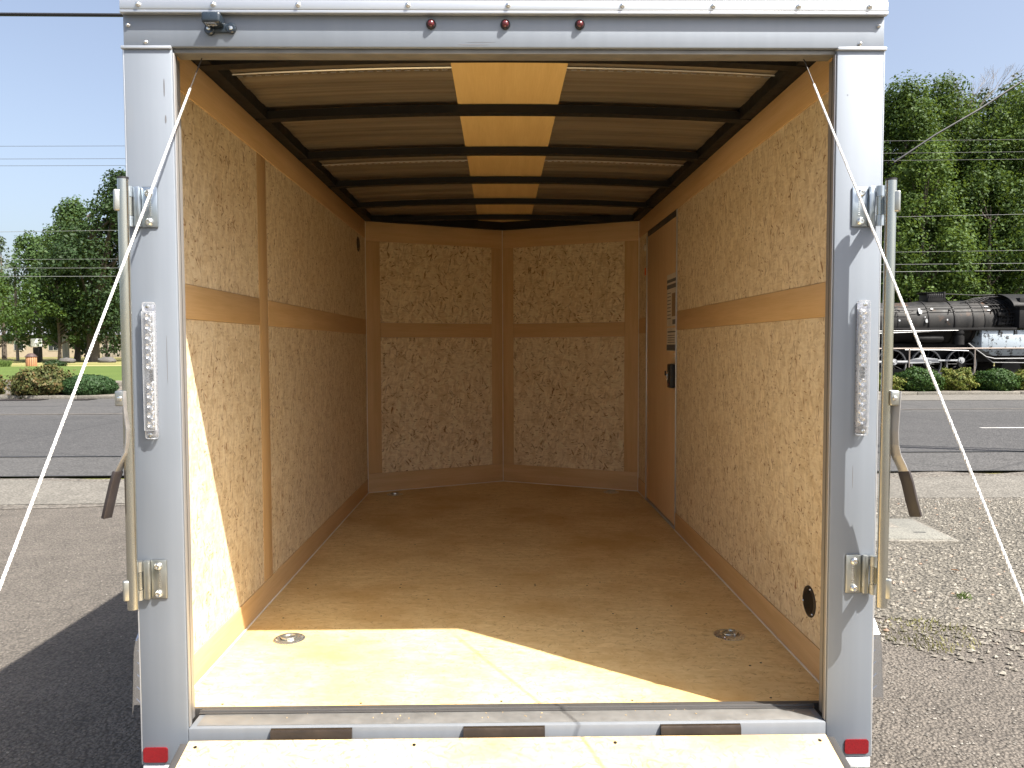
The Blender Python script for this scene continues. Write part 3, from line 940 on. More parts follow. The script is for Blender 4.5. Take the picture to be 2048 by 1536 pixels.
def side_wall(s):
    xa, xb = sorted((s*(XW+0.009), s*(XW+0.035)))
    w = MB().box(xa, xb, 0.056, YB+0.02, 0.43, 2.30, 0.0).build('side_wall', ALU_SKIN, T)
    TZ = (2.160, 1.530, 1.628, 0.568)
    if s < 0:
        spans = [(0.058, 0.972), (1.080, YB-0.002)]
    else:
        spans = [(0.058, 2.148), (2.985, YB-0.002)]
    for i, (a, b2) in enumerate(spans):
        wall_box(s, a, b2, TZ[2]+0.001, TZ[0], 0.0).build('wall_board', OSB_WALL, w)
        wall_box(s, a, b2, TZ[3], TZ[1]-0.001, 0.0).build('wall_board', OSB_WALL, w)
        wall_box(s, a+0.001, b2-0.001, TZ[1], TZ[2], 0.0025, 0.0095, 0.0008).build('rail_strip', LUAN, w)
    wall_box(s, 0.058, YB-0.006, TZ[0]+0.001, ZC, 0.004, 0.011, 0.0008).build('top_strip', LUAN, w)
    if s < 0:
        wall_box(s, 0.058, YB-0.006, ZF, TZ[3]-0.001, 0.004, 0.011, 0.0008).build('bottom_strip', LUAN, w)
        wall_box(s, 0.974, 1.078, TZ[3], TZ[0], 0.0015, 0.0090, 0.0004).build('upright_strip', LUAN_V, w)
    else:
        wall_box(s, 0.058, 2.148, ZF, TZ[3]-0.001, 0.004, 0.011, 0.0008).build('bottom_strip', LUAN, w)
        wall_box(s, 2.985, YB-0.006, ZF, TZ[3]-0.001, 0.004, 0.011, 0.0008).build('bottom_strip', LUAN, w)
    return w
WL = side_wall(-1); WR = side_wall(1)
# side door in the right wall
dr = MB().box(XW-0.001, XW+0.0085, 2.156, 2.948, 0.492, 2.125, 0.001).build('side_door', LUAN_DOOR, T)
m = MB()
m.box(XW-0.004, XW+0.006, 2.949, 2.983, 0.474, 2.135, 0.0015)
m.build('door_frame', LUAN_V, dr)
m = MB()
m.box(XW-0.010, XW-0.0005, 2.951, 2.966, 0.476, 2.130, 0.001)
m.box(XW-0.006, XW+0.002, 2.150, 2.1545, 0.476, 2.158, 0.0008)
m.box(XW-0.006, XW+0.006, 2.156, 2.949, 0.474, 0.488, 0.0008)
m.build('door_edge_trim', ALU_TRIM, dr)
MB().box(XW-0.0035, XW+0.004, 2.156, 2.948, 2.127, 2.159, 0.001).build('door_head', SEAL, dr)
# lock with key, papers
lk = MB().box(XW-0.030, XW-0.0005, 2.172, 2.245, 1.225, 1.352, 0.006, 3).build('door_latch', BLACK_RUB, dr)
DKRED = simple('dark_red_plastic', (0.09, 0.02, 0.018), 0.4)
MB().box(XW-0.034, XW-0.0295, 2.190, 2.222, 1.232, 1.252, 0.002).build('latch_button', DKRED, dr)
MB().lathe([(0.006, 0), (0.006, 0.002), (0, 0.003)], (XW-0.001, 2.717, 1.30), (-1, 0, 0), 12).build('screw_cover', LUAN_DOOR, dr)
def paper(z0, z1, parts, y0=2.170, y1=2.385):
    p = MB().box(XW-0.0022, XW-0.0012, y0, y1, z0, z1).build('paper_notice', PAPER, dr)
    for (a0, a1, b0, b1, mt) in parts:
        MB().box(XW-0.0028, XW-0.0023, y0+(y1-y0)*a0, y0+(y1-y0)*a1, z0+(z1-z0)*b0, z0+(z1-z0)*b1).build('printed_block', mt, p)
paper(1.555, 1.835, [(0.0, 1.0, 0.84, 0.90, INK), (0.0, 1.0, 0.72, 0.80, INK), (0.04, 0.42, 0.18, 0.62, INKB), (0.05, 0.35, 0.03, 0.12, INK)] +
      [(0.55, 0.95, 0.14+0.07*i, 0.155+0.07*i, INK) for i in range(8)])
paper(1.42, 1.545, [(0.0, 1.0, 0.02, 0.28, INK), (0.0, 0.9, 0.80, 0.86, INK)] + [(0.1, 0.9, 0.36+0.1*i, 0.39+0.1*i, INK) for i in range(4)])
for z in (1.405, 1.385):
    MB().box(XW-0.004, XW-0.0012, 2.19, 2.205, z-0.004, z+0.004, 0.001).build('white_clip', PAPER, dr)
# interior light switch and orange tag beyond the door
o = MB().lathe([(0.024, 0), (0.022, 0.006), (0.012, 0.012), (0, 0.013)], (XW-0.001, 3.035, 2.07), (-1, 0, 0), 20).build('dome_lamp', PAPER, T)
o.scale = (1, 1, 1)
MB().box(XW-0.006, XW, 3.02, 3.045, 1.895, 1.94, 0.002).build('orange_tag', ORANGE, T)
# keys hanging in the latch: a thing of their own
kt = thing('key_ring', 'small ring of keys hanging in the latch of the side door', 'keys', (XW-0.03, 2.235, 1.318))
MB().tube([(0, 0.012*math.cos(t_), -0.012+0.012*math.sin(t_)) for t_ in [2*PI*i/14 for i in range(15)]], 0.0012, 6, False).build('ring', BOLT, kt)
MB().box(-0.003, 0.0, -0.002, 0.02, -0.055, -0.02, 0.001).build('key', BOLT, kt)
MB().box(-0.008, -0.004, 0.016, 0.034, -0.030, -0.004, 0.004).build('key_head', BLACK_RUB, kt)

# round vents
def vent(s, y, z, par):
    d = (-s, 0, 0)
    v = MB().lathe([(0.047, 0.0), (0.046, 0.003), (0.041, 0.005), (0.036, 0.0035)], (0, 0, 0), d, 32).build('round_vent', VENT, par)
    v.location = (s*(XW-0.0002), y, z)
    m = MB()
    for i in range(-6, 7):
        h = i*0.0054
        hw = math.sqrt(max(0, 0.036**2-h*h))
        xa, xb = sorted((-s*0.0030, -s*0.0046))
        m.box(xa, xb, -hw, hw, h-0.0013, h+0.0013)
    m.build('grille', BLACK_STEEL, v)
    for k in range(3):
        a = PI/2 + k*2*PI/3 + 0.3
        MB().lathe([(0.004, 0.004), (0.003, 0.0065), (0, 0.007)], (0, 0.0415*math.cos(a), 0.0415*math.sin(a)), d, 8).build('vent_screw', BOLT, v)
vent(1, 0.365, 0.682, T); vent(-1, 3.008, 2.091, T)

# nose walls ----------------------------------------------------------
LN = math.hypot(XW, YN-YB)
AN = math.atan2(YN-YB, XW)
def nose_wall(org, ang, left):
    w = MB().box(0.0, LN, 0.010, 0.03, 0.43, 2.30).build('nose_wall', ALU_SKIN, T)
    w.location = org; w.rotation_euler = (0, 0, ang)
    a, b2 = (0.100, 0.915) if left else (0.085, 0.900)
    def bx(x0, x1, z0, z1, mt, nm, proud=0.0):
        MB().box(x0, x1, -proud, 0.0095, z0, z1, 0.0008 if proud else 0).build(nm, mt, w)
    bx(a, b2, 1.609, 2.145, OSB_NOSE, 'wall_board')
    bx(a, b2, 0.600, 1.509, OSB_NOSE, 'wall_board')
    bx(a+0.001, b2-0.001, 1.510, 1.608, LUAN, 'rail_strip', 0.002)
    bx(0.002, LN-0.002, 2.146, ZC, LUAN, 'top_strip', 0.004)
    bx(0.002, LN-0.002, ZF, 0.599, LUAN, 'bottom_strip', 0.004)
    bx(0.002, a-0.001, 0.600, 2.145, LUAN_V, 'upright_strip', 0.003)
    bx(b2+0.001, LN-0.002, 0.600, 2.145, LUAN_V, 'upright_strip', 0.003)
nose_wall((-XW, YB, 0), AN, True)
nose_wall((0, YN, 0), -AN, False)
# caulk beads along the joints
m = MB()
for pts in ([(-XW+0.006, 0.15, ZF+0.002), (-XW+0.006, YB-0.004, ZF+0.002)], [(XW-0.006, 0.15, ZF+0.002), (XW-0.006, 2.15, ZF+0.002)],
            [(XW-0.006, 2.95, ZF+0.002), (XW-0.006, YB-0.004, ZF+0.002)],
            [(-XW+0.004, YB-0.006, ZF+0.002), (0, YN-0.008, ZF+0.002), (XW-0.004, YB-0.006, ZF+0.002)],
            [(0, YN-0.007, ZF), (0, YN-0.007, ZC)], [(-XW+0.004, YB-0.006, ZF), (-XW+0.004, YB-0.006, ZC)], [(XW-0.004, YB-0.006, ZF), (XW-0.004, YB-0.006, ZC)]):
    m.tube(pts, 0.0032, 6)
m.build('caulk_bead', CAULK, T)

# ceiling -------------------------------------------------------------
def arch(x, base=2.285, rise=0.030):
    return base + rise*(1-(x/0.95)**2)
# corrugated metal roof sheet
rows = []
ny = 260
for j in range(ny+1):
    y = 0.06 + (YN-0.06)*j/ny
    ph = (y % 0.15)/0.15
    dz = 0.0025 if ph < 0.5 else -0.0025
    if abs(ph-0.5) < 0.03 or ph < 0.03: dz = 0.0
    row = []
    for i in range(25):
        x = -0.94 + 1.88*i/24
        row.append((x, y, arch(x, 2.308)+dz))
    rows.append(row)
MB().grid(rows).build('roof_sheet', ROOFM, T, ang=20)
rows = [[(-0.95+1.9*i/24, y, arch(-0.95+1.9*i/24, 2.325)) for i in range(25)] for y in (-0.01, YN+0.05)]
MB().grid(rows).build('roof_skin', ALU_SKIN, T)
# lap seams with stitch rivets
for y in (0.585, 1.815):
    m = MB()
    m.grid([[(-0.9+1.8*i/20, y+d, arch(-0.9+1.8*i/20, 2.302)+dz) for i in range(21)] for d, dz in ((0, 0), (0.004, -0.003), (0.012, 0.0))])
    m.build('roof_seam', ALU_TRIM, T)
    m = MB()
    for i in range(60):
        x = -0.87 + 1.74*i/59
        m.box(x-0.009, x+0.009, y+0.022, y+0.0245, arch(x, 2.2995), arch(x, 2.2995)+0.002)
    o = m.build('seam_stitching', ALU_TRIM, T); o['kind'] = 'stuff'
# plywood strip down the middle, above the bows
ys = [0.07+0.1*i for i in range(37)]
xs = [-0.168+0.364*i/6 for i in range(7)]
m = MB()
bowY = (0.428, 0.970, 1.570, 2.170, 2.768, 3.335)
edges = [0.07] + [b for b in bowY] + [YN]
for a, b2 in zip(edges[:-1], edges[1:]):
    mm = MB()
    mm.grid([[(x, y, arch(x, 2.2975)) for x in xs] for y in (a+0.001, b2-0.001)])
    mm.grid([[(x, y, arch(x, 2.3035)) for x in xs] for y in (a+0.001, b2-0.001)])
    mm.build('ceiling_strip', LUAN_CEIL, T)
# bows
for y in bowY:
    xm = 0.90 if y < YB-0.1 else 0.90*(1-(y-YB-0.02)/(YN-YB)) if y > YB else 0.90
    top = [(-xm+2*xm*i/24) for i in range(25)]
    mm = MB()
    for (yy0, yy1, zz0, zz1) in ((y-0.022, y+0.022, 2.266, 2.298),):
        r1 = [(x, yy0, arch(x, zz0)) for x in top]; r2 = [(x, yy1, arch(x, zz0)) for x in top]
        r3 = [(x, yy1, arch(x, zz1)-0.003) for x in top]; r4 = [(x, yy0, arch(x, zz1)-0.003) for x in top]
        mm.grid([r1, r2, r3, r4, r1])
    mm.build('roof_bow', BLACK_STEEL, T, ang=30)
# first bow just behind the header and dark rails on the walls
for s in (-1, 1):
    xa, xb = sorted((s*0.858, s*0.9055))
    MB().box(xa, xb, 0.06, YB+0.02, 2.273, 2.315, 0.002).build('top_rail', BLACK_STEEL, T)
MB().prism([(-XW, YB-0.03, 2.273), (0, YN-0.03, 2.273), (XW, YB-0.03, 2.273), (XW, YB, 2.273), (0, YN, 2.273), (-XW, YB, 2.273)], (0, 0, 1), 0.072).build('nose_rail', BLACK_STEEL, T, smooth=False)
MB().box(-0.905, 0.905, 0.06, 0.10, 2.185, 2.30, 0.002).build('header_tube', BLACK_STEEL, T)

# lock bars and brackets ----------------------------------------------
def hasp(s, z0, mt, par):
    """plate on the post, knuckles, swinging arm that holds the bar"""
    z1 = z0+0.098
    def b(x0, x1, y0, y1, za, zb, bev=0.001, seg=2):
        xa, xb = sorted((s*x0, s*x1))
        return (xa, xb, y0, y1, za, zb, bev, seg)
    m = MB(); m.box(*b(0.847, 0.886, -0.0045, 0.0, z0, z1, 0.003))
    pl = m.build('hasp_bracket', mt, par)
    # pressed channel
    m = MB(); m.box(*b(0.8865, 0.902, -0.013, -0.0005, z0, z1, 0.0035))
    m.build('pressed_channel', mt, pl)
    for za, zb in ((z0+0.001, z0+0.026), (z1-0.026, z1-0.001)):
        MB().tube([(s*0.9115, -0.014, za), (s*0.9115, -0.014, zb)], 0.0095, 14).build('knuckle', mt, pl)
    MB().tube([(s*0.9115, -0.014, z0+0.027), (s*0.9115, -0.014, z1-0.027)], 0.0085, 14).build('arm_knuckle', PIPE, pl)
    # arm reaching back to the bar
    p0 = Vector((s*0.9175, -0.020, 0)); p1 = Vector((s*0.9135, -0.060, 0))
    m = MB()
    d = (p1-p0); n = Vector((-d.y, d.x, 0)).normalized()*0.002
    zc0, zc1 = z0+0.028, z1-0.028
    m.prism([p0+n+Vector((0, 0, zc0)), p1+n+Vector((0, 0, zc0)), p1-n+Vector((0, 0, zc0)), p0-n+Vector((0, 0, zc0))], (0, 0, 1), zc1-zc0)
    m.build('arm', mt, pl)
    for zz in (z0+0.013, z1-0.016):
        bo = MB().lathe([(0.0100, 0.0), (0.0100, 0.002), (0.0090, 0.0050), (0.006, 0.0076), (0.0032, 0.0076), (0.0028, 0.005), (0, 0.005)], (s*0.868, -0.0045, zz), (0, -1, 0), 16).build('bolt', BOLT, pl)
    # small pressed marks in a column, too worn to read
    m = MB()
    for i in range(9):
        zz = z0+0.028+i*0.0052
        m.box(*b(0.862, 0.8665, -0.0052, -0.004, zz, zz+0.003, 0.0))
    o = m.build('pressed_marks', BOLT, pl); o['kind'] = 'stuff'

def lock_bar(s):
    if s < 0:
        zt, zb, xt, xb, zc = 1.846, 0.822, -0.8995, -0.903, 1.330
    else:
        zt, zb, xt, xb, zc = 1.842, 0.812, 0.9115, 0.9085, 1.323
    y = -0.066
    p = MB().tube([(xb, y, zb), (xt, y, zt)], 0.0125, 24).build('lock_bar', PIPE, T)
    MB().lathe([(0.0128, -0.001), (0.0128, 0.004), (0.0, 0.005)], (xt, y, zt-0.002), (0, 0, 1), 24).build('bar_cap', BLACK_RUB, p)
    # keeper hooks on the outer side, top and bottom
    for zz in (zt-0.078, zb+0.022):
        m = MB()
        xk = xt + (zt-zz)/(zt-zb)*(xb-xt)
        m.mbox(Matrix.Translation((xk+s*0.010, y-0.009, zz+0.025)) @ Matrix.Rotation(-s*0.5, 4, 'Z'), 0.016, 0.012, 0.050, 0.004, 3)
        m.build('bar_keeper', ZINC, p)
    # handle clamp
    cm = MB()
    xc = (xt+xb)/2
    xa, xb_ = sorted((xc+s*0.000, xc+s*0.022))
    cm.box(xa, xb_, y-0.022, y-0.0128, zc-0.018, zc+0.018, 0.004, 3)
    cm.box(xa, xb_, y-0.018, y+0.016, zc+0.012, zc+0.018, 0.002)
    c = cm.build('handle_clamp', ZINC, T)
    MB().lathe([(0.006, 0), (0.005, 0.003), (0, 0.0045)], (xc+s*0.010, y-0.022, zc), (0, -1, 0), 12).build('rivet', BOLT, c)
    # cranked strap handle : ribbon in the X-Z plane with depth in Y
    if s > 0:
        px = [(1793, 782), (1790, 820), (1787, 862), (1788, 890), (1793, 912), (1803, 932), (1810, 950)]
        gx = [(1808, 942), (1815, 965), (1823, 1000), (1832, 1033)]
    else:
        px = [(252, 782), (254, 820), (259, 858), (258, 885), (255, 905), (243, 928), (234, 948)]
        gx = [(236, 942), (229, 965), (221, 1000), (213, 1036)]
    yy = y-0.010
    dep = -CAMY + yy
    def w(p_):
        return Vector(unpx(p_[0], p_[1], yy))
    def ribbon(points, wd, th, mt, nm, par, dy=0.0):
        pts = [w(p_) for p_ in points]
        rings = []
        mm = MB()
        # width direction: mostly along Y, turned a little towards the camera
        wdv = (Vector((-0.62, 0.78, 0)) if s > 0 else Vector((0.26, 0.96, 0))).normalized()
        for i, p_ in enumerate(pts):
            t_ = (pts[min(i+1, len(pts)-1)]-pts[max(i-1, 0)]).normalized()
            nn = t_.cross(wdv).normalized()
            ww = nn.cross(t_).normalized()
            rings.append([mm.bm.verts.new(p_+ww*a*wd/2+nn*b_*th/2) for a, b_ in ((-1, -1), (1, -1), (1, 1), (-1, 1))])
        for a, b_ in zip(rings, rings[1:]):
            for k in range(4):
                mm.bm.faces.new((a[k], b_[k], b_[(k+1) % 4], a[(k+1) % 4]))
        mm.bm.faces.new(rings[0]); mm.bm.faces.new(list(reversed(rings[-1])))
        es = [e for e in mm.bm.edges]
        bmesh.ops.bevel(mm.bm, geom=es, offset=th*0.2, segments=2, affect='EDGES', profile=0.5)
        return mm.build(nm, mt, par)
    hdl = ribbon(px, 0.024, 0.004, STRAP, 'lock_handle', T)
    ribbon(gx, 0.028, 0.009, GRIP, 'hand_grip', hdl)

# pixel ray helper used only to place the two cranked handles at a known depth
CAMY = -1.9254
_Rm = M.to_3x3()
def unpx(u, v, yv):
    d = _Rm @ Vector(((u-1024)/1560, -(v-768)/1560, -1))
    t_ = (yv - CAMY)/d.y
    return Vector(cam.location) + d*t_
for s in (-1, 1):
    lock_bar(s)
    hasp(s, 1.740, ZINCB, T)
    hasp(s, 0.826, ZINC, T)

# LED strip lamps -----------------------------------------------------
CELL = simple('silvered_lamp_cell', (0.42, 0.43, 0.47), 0.30, 0.6, 0.2, 60)
def strip_lamp(s):
    xc = -0.8735 if s < 0 else 0.8785
    w2, z0, z1 = 0.0165, 1.225, 1.560
    base = MB().box(xc-w2+0.002, xc+w2-0.002, -0.004, 0.0, z0+0.006, z1-0.006, 0.001).build('strip_lamp', CELL, T)
    # cells: small silvered domes
    n = 12
    for i in range(n):
        z = z1-0.036-i*(z1-z0-0.072)/(n-1)
        if i == 6:
            for k in (-1, 0, 1):
                MB().lathe([(0.0042, 0), (0.0042, 0.004), (0.0022, 0.004), (0.0022, 0.001)], (xc+0.002, -0.004, z+k*0.009), (0, -1, 0), 12).build('lamp_hole', BLACK_RUB, base)
            continue
        MB().lathe([(0.0125, 0.0), (0.0115, 0.006), (0.0075, 0.011), (0.003, 0.006), (0.0, 0.005)], (xc, -0.0035, z), (0, -1, 0), 16).build('led_cell', CHROME, base)
    # clear cover with rounded ends
    m = MB()
    m.box(xc-w2+0.003, xc+w2-0.003, -0.019, -0.0165, z0+0.022, z1-0.022, 0.0008)
    for sx in (-1, 1):
        m.box(xc+sx*(w2-0.0035)-0.0012, xc+sx*(w2-0.0035)+0.0012, -0.0165, -0.0006, z0+0.022, z1-0.022, 0.0006)
    for zz in (z0+0.0115, z1-0.0115):
        m.box(xc-w2+0.001, xc+w2-0.001, -0.015, -0.0006, zz-0.0115, zz+0.0115, 0.0055, 3)
    m.build('lamp_cover', CLEAR, base)
    for zz in (z0+0.011, z1-0.011):
        MB().lathe([(0.005, 0.0), (0.005, 0.004), (0.0, 0.006)], (xc, -0.013, zz), (0, -1, 0), 10).build('cover_screw', BOLT, base)
strip_lamp(-1); strip_lamp(1)

# red reflectors
for s, xa, xb, za, zb in ((-1, -0.918, -0.857, 0.409, 0.447), (1, 0.853, 0.914, 0.411, 0.448)):
    m = MB(); m.box(xa, xb, -0.0035, -0.0002, za, zb, 0.0)
    bm = m.bm
    es = [e for e in bm.edges if abs((e.verts[0].co-e.verts[1].co).y) > 0.002]
    bmesh.ops.bevel(bm, geom=es, offset=0.007, segments=4, affect='EDGES', profile=0.5)
    m.build('red_reflector', REFL, T)

# ramp door -----------------------------------------------------------
ra = R(14.6)
rp = MB().box(-0.795, 0.795, -1.70, 0.0, -0.02, 0.0, 0.001).build('ramp_door', OSB_RAMP, T)
rp.location = (0, -0.022, 0.4735); rp.rotation_euler = (ra, 0, 0)
m = MB()
for s in (-1, 1):
    xa, xb = sorted((s*0.796, s*0.815)); m.box(xa, xb, -1.70, -0.005, -0.05, -0.003, 0.002)
m.box(-0.815, 0.815, -1.72, -1.701, -0.05, -0.003, 0.002)
m.build('ramp_edge', SEAL, rp)
MB().box(-0.79, 0.79, -1.70, -0.01, -0.048, -0.021, 0.001).build('ramp_skin', ALU_SKIN, rp)
for x in (-0.772, -0.235, 0.262, 0.772):
    MB().lathe([(0.0045, 0.0), (0.0045, 0.0008), (0.002, 0.0008), (0.002, 0.0002)], (x, -0.022, 0.0), (0, 0, 1), 12).build('ramp_screw', BLACK_STEEL, rp)

# ramp cables with twisted white sheath --------------------------------
def cable(A, Bp, white0):
    A = Vector(A); Bp = Vector(Bp); P = A.lerp(Bp, white0)
    c = MB().tube([A, P], 0.0014, 6).build('ramp_cable', ROPE_CORE, T)
    d = (Bp-P); ln = d.length; d.normalize()
    u = d.orthogonal().normalized(); v = d.cross(u)
    n = 620
    m = MB()
    for k in range(3):
        pts = []
        for i in range(n+1):
            q = i/n; a = 2*PI*(q*ln/0.022) + k*2*PI/3
            pts.append(P + d*(q*ln) + (u*math.cos(a)+v*math.sin(a))*0.00135)
        m.tube(pts, 0.00155, 5)
    m.build('twisted_sheath', ROPE, c)
cable(unpx(410, 100, 0.062), (-0.80, -1.47, 0.12), 0.060)
cable(unpx(1600, 100, 0.062), (0.80, -1.47, 0.12), 0.054)

# fenders, wheels, tongue --------------------------------------------
def fender(s):
    prof = [(0.40, 0.37), (0.42, 0.56), (0.60, 0.72), (1.62, 0.72), (1.80, 0.56), (1.83, 0.37)]
    x0, x1 = s*0.945, (1.148 if s > 0 else -1.130)
    m = MB()
    m.grid([[(x0, y, z) for y, z in prof], [(x1, y, z) for y, z in prof]])
    m.grid([[(x1, y, z) for y, z in prof], [(x1+s*0.006, y+(0.01 if y > 1 else -0.01)*0, z-0.035) for y, z in prof]])
    f = m.build('fender', TREAD, T, smooth=False)
    # raised diamond lugs
    mm = MB()
    for i in range(len(prof)-1):
        a = Vector((0, *prof[i])); b_ = Vector((0, *prof[i+1])); d = b_-a; ln = d.length; d.normalize()
        nrm = Vector((0, -d.z, d.y))
        k = 0; q = 0.01
        while q < ln:
            for j in range(9):
                xx = abs(x0)+0.012+j*0.02 + (0.01 if k % 2 else 0)
                if xx > abs(x1)-0.006: continue
                ang = R(45 if (j+k) % 2 else -45)
                ctr = a + d*q + Vector((s*xx, 0, 0)) + nrm*0.0005
                X = Vector((1, 0, 0)); Mx = Matrix((X, d, nrm)).transposed().to_4x4()
                mm.mbox(Matrix.Translation(ctr) @ Mx @ Matrix.Rotation(ang, 4, 'Z'), 0.020, 0.0045, 0.003)
            q += 0.018; k += 1
    o = mm.build('tread_lugs', TREAD, f, smooth=False); o['kind'] = 'stuff'
    # front and back faces seen edge on
    for wy in (0.78, 1.42):
        w = MB().lathe([(0.18, -0.085), (0.30, -0.09), (0.325, -0.06), (0.328, 0.06), (0.30, 0.09), (0.18, 0.085)], (s*1.03, wy, 0.328), (1, 0, 0), 36).build('wheel', BLACK_RUB, T)
        MB().lathe([(0.0, -0.02), (0.06, -0.03), (0.16, -0.05), (0.185, -0.087), (0.185, 0.087), (0.10, 0.05), (0.0, 0.05)], (s*1.03, wy, 0.328), (1, 0, 0), 30).build('rim', ALU_SKIN, w)
fender(-1); fender(1)
m = MB()
m.tube([(-0.5, YN-0.4, 0.36), (0, YN+0.9, 0.40)], 0.035, 8)
m.tube([(0.5, YN-0.4, 0.36), (0, YN+0.9, 0.40)], 0.035, 8)
m.tube([(0, YN+0.7, 0.0), (0, YN+0.7, 0.6)], 0.03, 10)
m.build('tow_hitch', BLACK_STEEL, T)

# ------------------------------------------------------------------ PLANTS
def leaf_quads(P, Nn, size, rs):
    """P centres, Nn rough normals, size array -> bent diamond leaves"""
    n = len(P)
    Nn = Nn + rs.randn(n, 3)*0.6
    Nn /= np.linalg.norm(Nn, axis=1)[:, None]+1e-9
    a = rs.randn(n, 3)
    u = np.cross(Nn, a); u /= np.linalg.norm(u, axis=1)[:, None]+1e-9
    v = np.cross(Nn, u)
    s = size[:, None]
    V = np.stack([P-u*s*0.6, P+v*s*0.38+Nn*s*0.10, P+u*s*0.6, P-v*s*0.38+Nn*s*0.10], 1)
    return V

def crown(rs, clumps, per, size, sx=1.0):
    """clumps: list of (centre, radii)"""
    Ps, Ns, Ss = [], [], []
    for c, r in clumps:
        k = max(8, int(per*(r[0]*r[1]*r[2])**(2/3)))
        d = rs.randn(k, 3); d /= np.linalg.norm(d, axis=1)[:, None]
        rad = (0.45+0.6*rs.rand(k)**0.6)[:, None]
        # lobes
        lob = 1+0.28*np.sin(d[:, 0:1]*5+c[0]*3)*np.cos(d[:, 2:3]*6+c[1]*2)
        p = d*rad*lob*np.array(r)[None]
        Ps.append(p+np.array(c)[None]); Ns.append(d+np.array([[0, 0, 0.5]])); Ss.append(size*(0.6+0.8*rs.rand(k)))
    P = np.concatenate(Ps); Nn = np.concatenate(Ns); Sz = np.concatenate(Ss)
    return leaf_quads(P, Nn, Sz, rs)

def tree(name, label, x, y, h, cw, trunk_h, seed, leaf, per=60, size=0.2, group=None, shoots=True, nclump=60, cd=None, lowfac=0.6, tr=None, lean=0.0, peak=1.0, fill=1.0):
    rs = np.random.RandomState(seed)
    cd = cd or cw
    t = thing(name, label, 'tree', (x, y, 0), 0, group)
    clumps = []
    ch = h-trunk_h
    for i in range(nclump):
        q = rs.rand()**0.85
        z = trunk_h + ch*q
        # width profile: narrow at top, full in the lower half
        prof = (math.sin(min(1, (q+0.22)/0.62)*PI/2))*(1-max(0, (q-0.42)/0.58)**1.7*0.86*peak)
        prof *= (lowfac + (1-lowfac)*min(1, q/0.25))
        a = rs.rand()*2*PI; r = prof*(0.35+0.65*rs.rand()**0.5)
        cr = ch*0.085*(0.7+0.7*rs.rand())*(0.6+0.5*prof)*fill
        el = 1.0 + (1.1*q if shoots else 0.0)*rs.rand()
        clumps.append(((cw/2*r*math.cos(a)+lean*q, cd/2*r*math.sin(a), z-0.3*cr), (cr*0.95, cr*0.95, cr*0.8*el)))
    # a leading shoot or two
    if shoots:
        for i in range(5):
            a = rs.rand()*2*PI; rr_ = rs.rand()*cw*0.22
            clumps.append(((rr_*math.cos(a)+lean, rr_*math.sin(a), h-ch*0.05*(1+2*rs.rand())), (ch*0.028, ch*0.028, ch*0.08)))
    V = crown(rs, clumps, per, size)
    quads_mesh('crown', V, leaf, t)
    m = MB()
    R0 = tr or h*0.018
    m.tube([(0, 0, -0.2), (R0*0.3, 0, trunk_h*0.5), (0, 0.1, trunk_h), (lean*0.4, 0, trunk_h+ch*0.4), (lean*0.8, 0, trunk_h+ch*0.8)],
           [R0*1.25, R0*0.95, R0*0.85, R0*0.5, R0*0.12], 9)
    for c, r in clumps[:min(26, len(clumps))]:
        z0 = max(trunk_h*0.85, c[2]-math.hypot(c[0], c[1])*0.9-0.3)
        z0 = min(z0, trunk_h+ch*0.7)
        m.tube([(0, 0, z0), (c[0]*0.45, c[1]*0.45, z0+(c[2]-z0)*0.35), (c[0]*0.95, c[1]*0.95, c[2])], [R0*0.35, R0*0.2, R0*0.05], 5)
    m.build('trunk', BARK, t)
    return t

GR = 'trees growing behind the locomotive'
for lab, x, y, h, cw, sd_, lf, nc in (
    ('tall green maple directly behind the locomotive boiler beside the trailer post', 23.4, 44, 16.3, 6.4, 21, LEAF_MAPLE, 120),
    ('lighter green maple at the far right behind the locomotive cab', 30.4, 43, 16.2, 7.4, 22, LEAF_MAPLE2, 130),
    ('maple with a high pointed top between the two front maples', 27.2, 45.5, 17.2, 6.6, 23, LEAF_MAPLE, 120),
    ('bright lower maple in front of the others, just above the locomotive boiler', 23.0, 40.5, 11.8, 4.6, 24, LEAF_MAPLE2, 80),
    ('broad low maple over the locomotive steam dome', 27.0, 41.0, 11.0, 5.6, 25, LEAF_MAPLE, 90)):
    tree('maple_tree', lab, x, y, h, cw, 1.2, sd_, lf, 330, 0.145, GR, nclump=nc, lowfac=0.95, peak=0.85, fill=0.82)
for lab, x, y, h, cw, sd_ in (
    ('deep green maple filling the back row above the trailer lamp', 21.2, 48.5, 17.4, 9.5, 26),
    ('dark green maple at the back behind the cab roof', 33.0, 48.5, 17.6, 10.0, 27),
    ('dark green maple in the middle of the back row behind the locomotive', 28.0, 50, 17.2, 11.0, 28),
    ('maple partly past the right edge of the picture behind the cab', 35.2, 42.5, 14.5, 7.0, 29)):
    tree('maple_tree', lab, x, y, h, cw, 1.0, sd_, LEAF_MAPLE if sd_ == 29 else LEAF_DARK, 190, 0.19, GR, nclump=95, lowfac=1.0, peak=0.8)
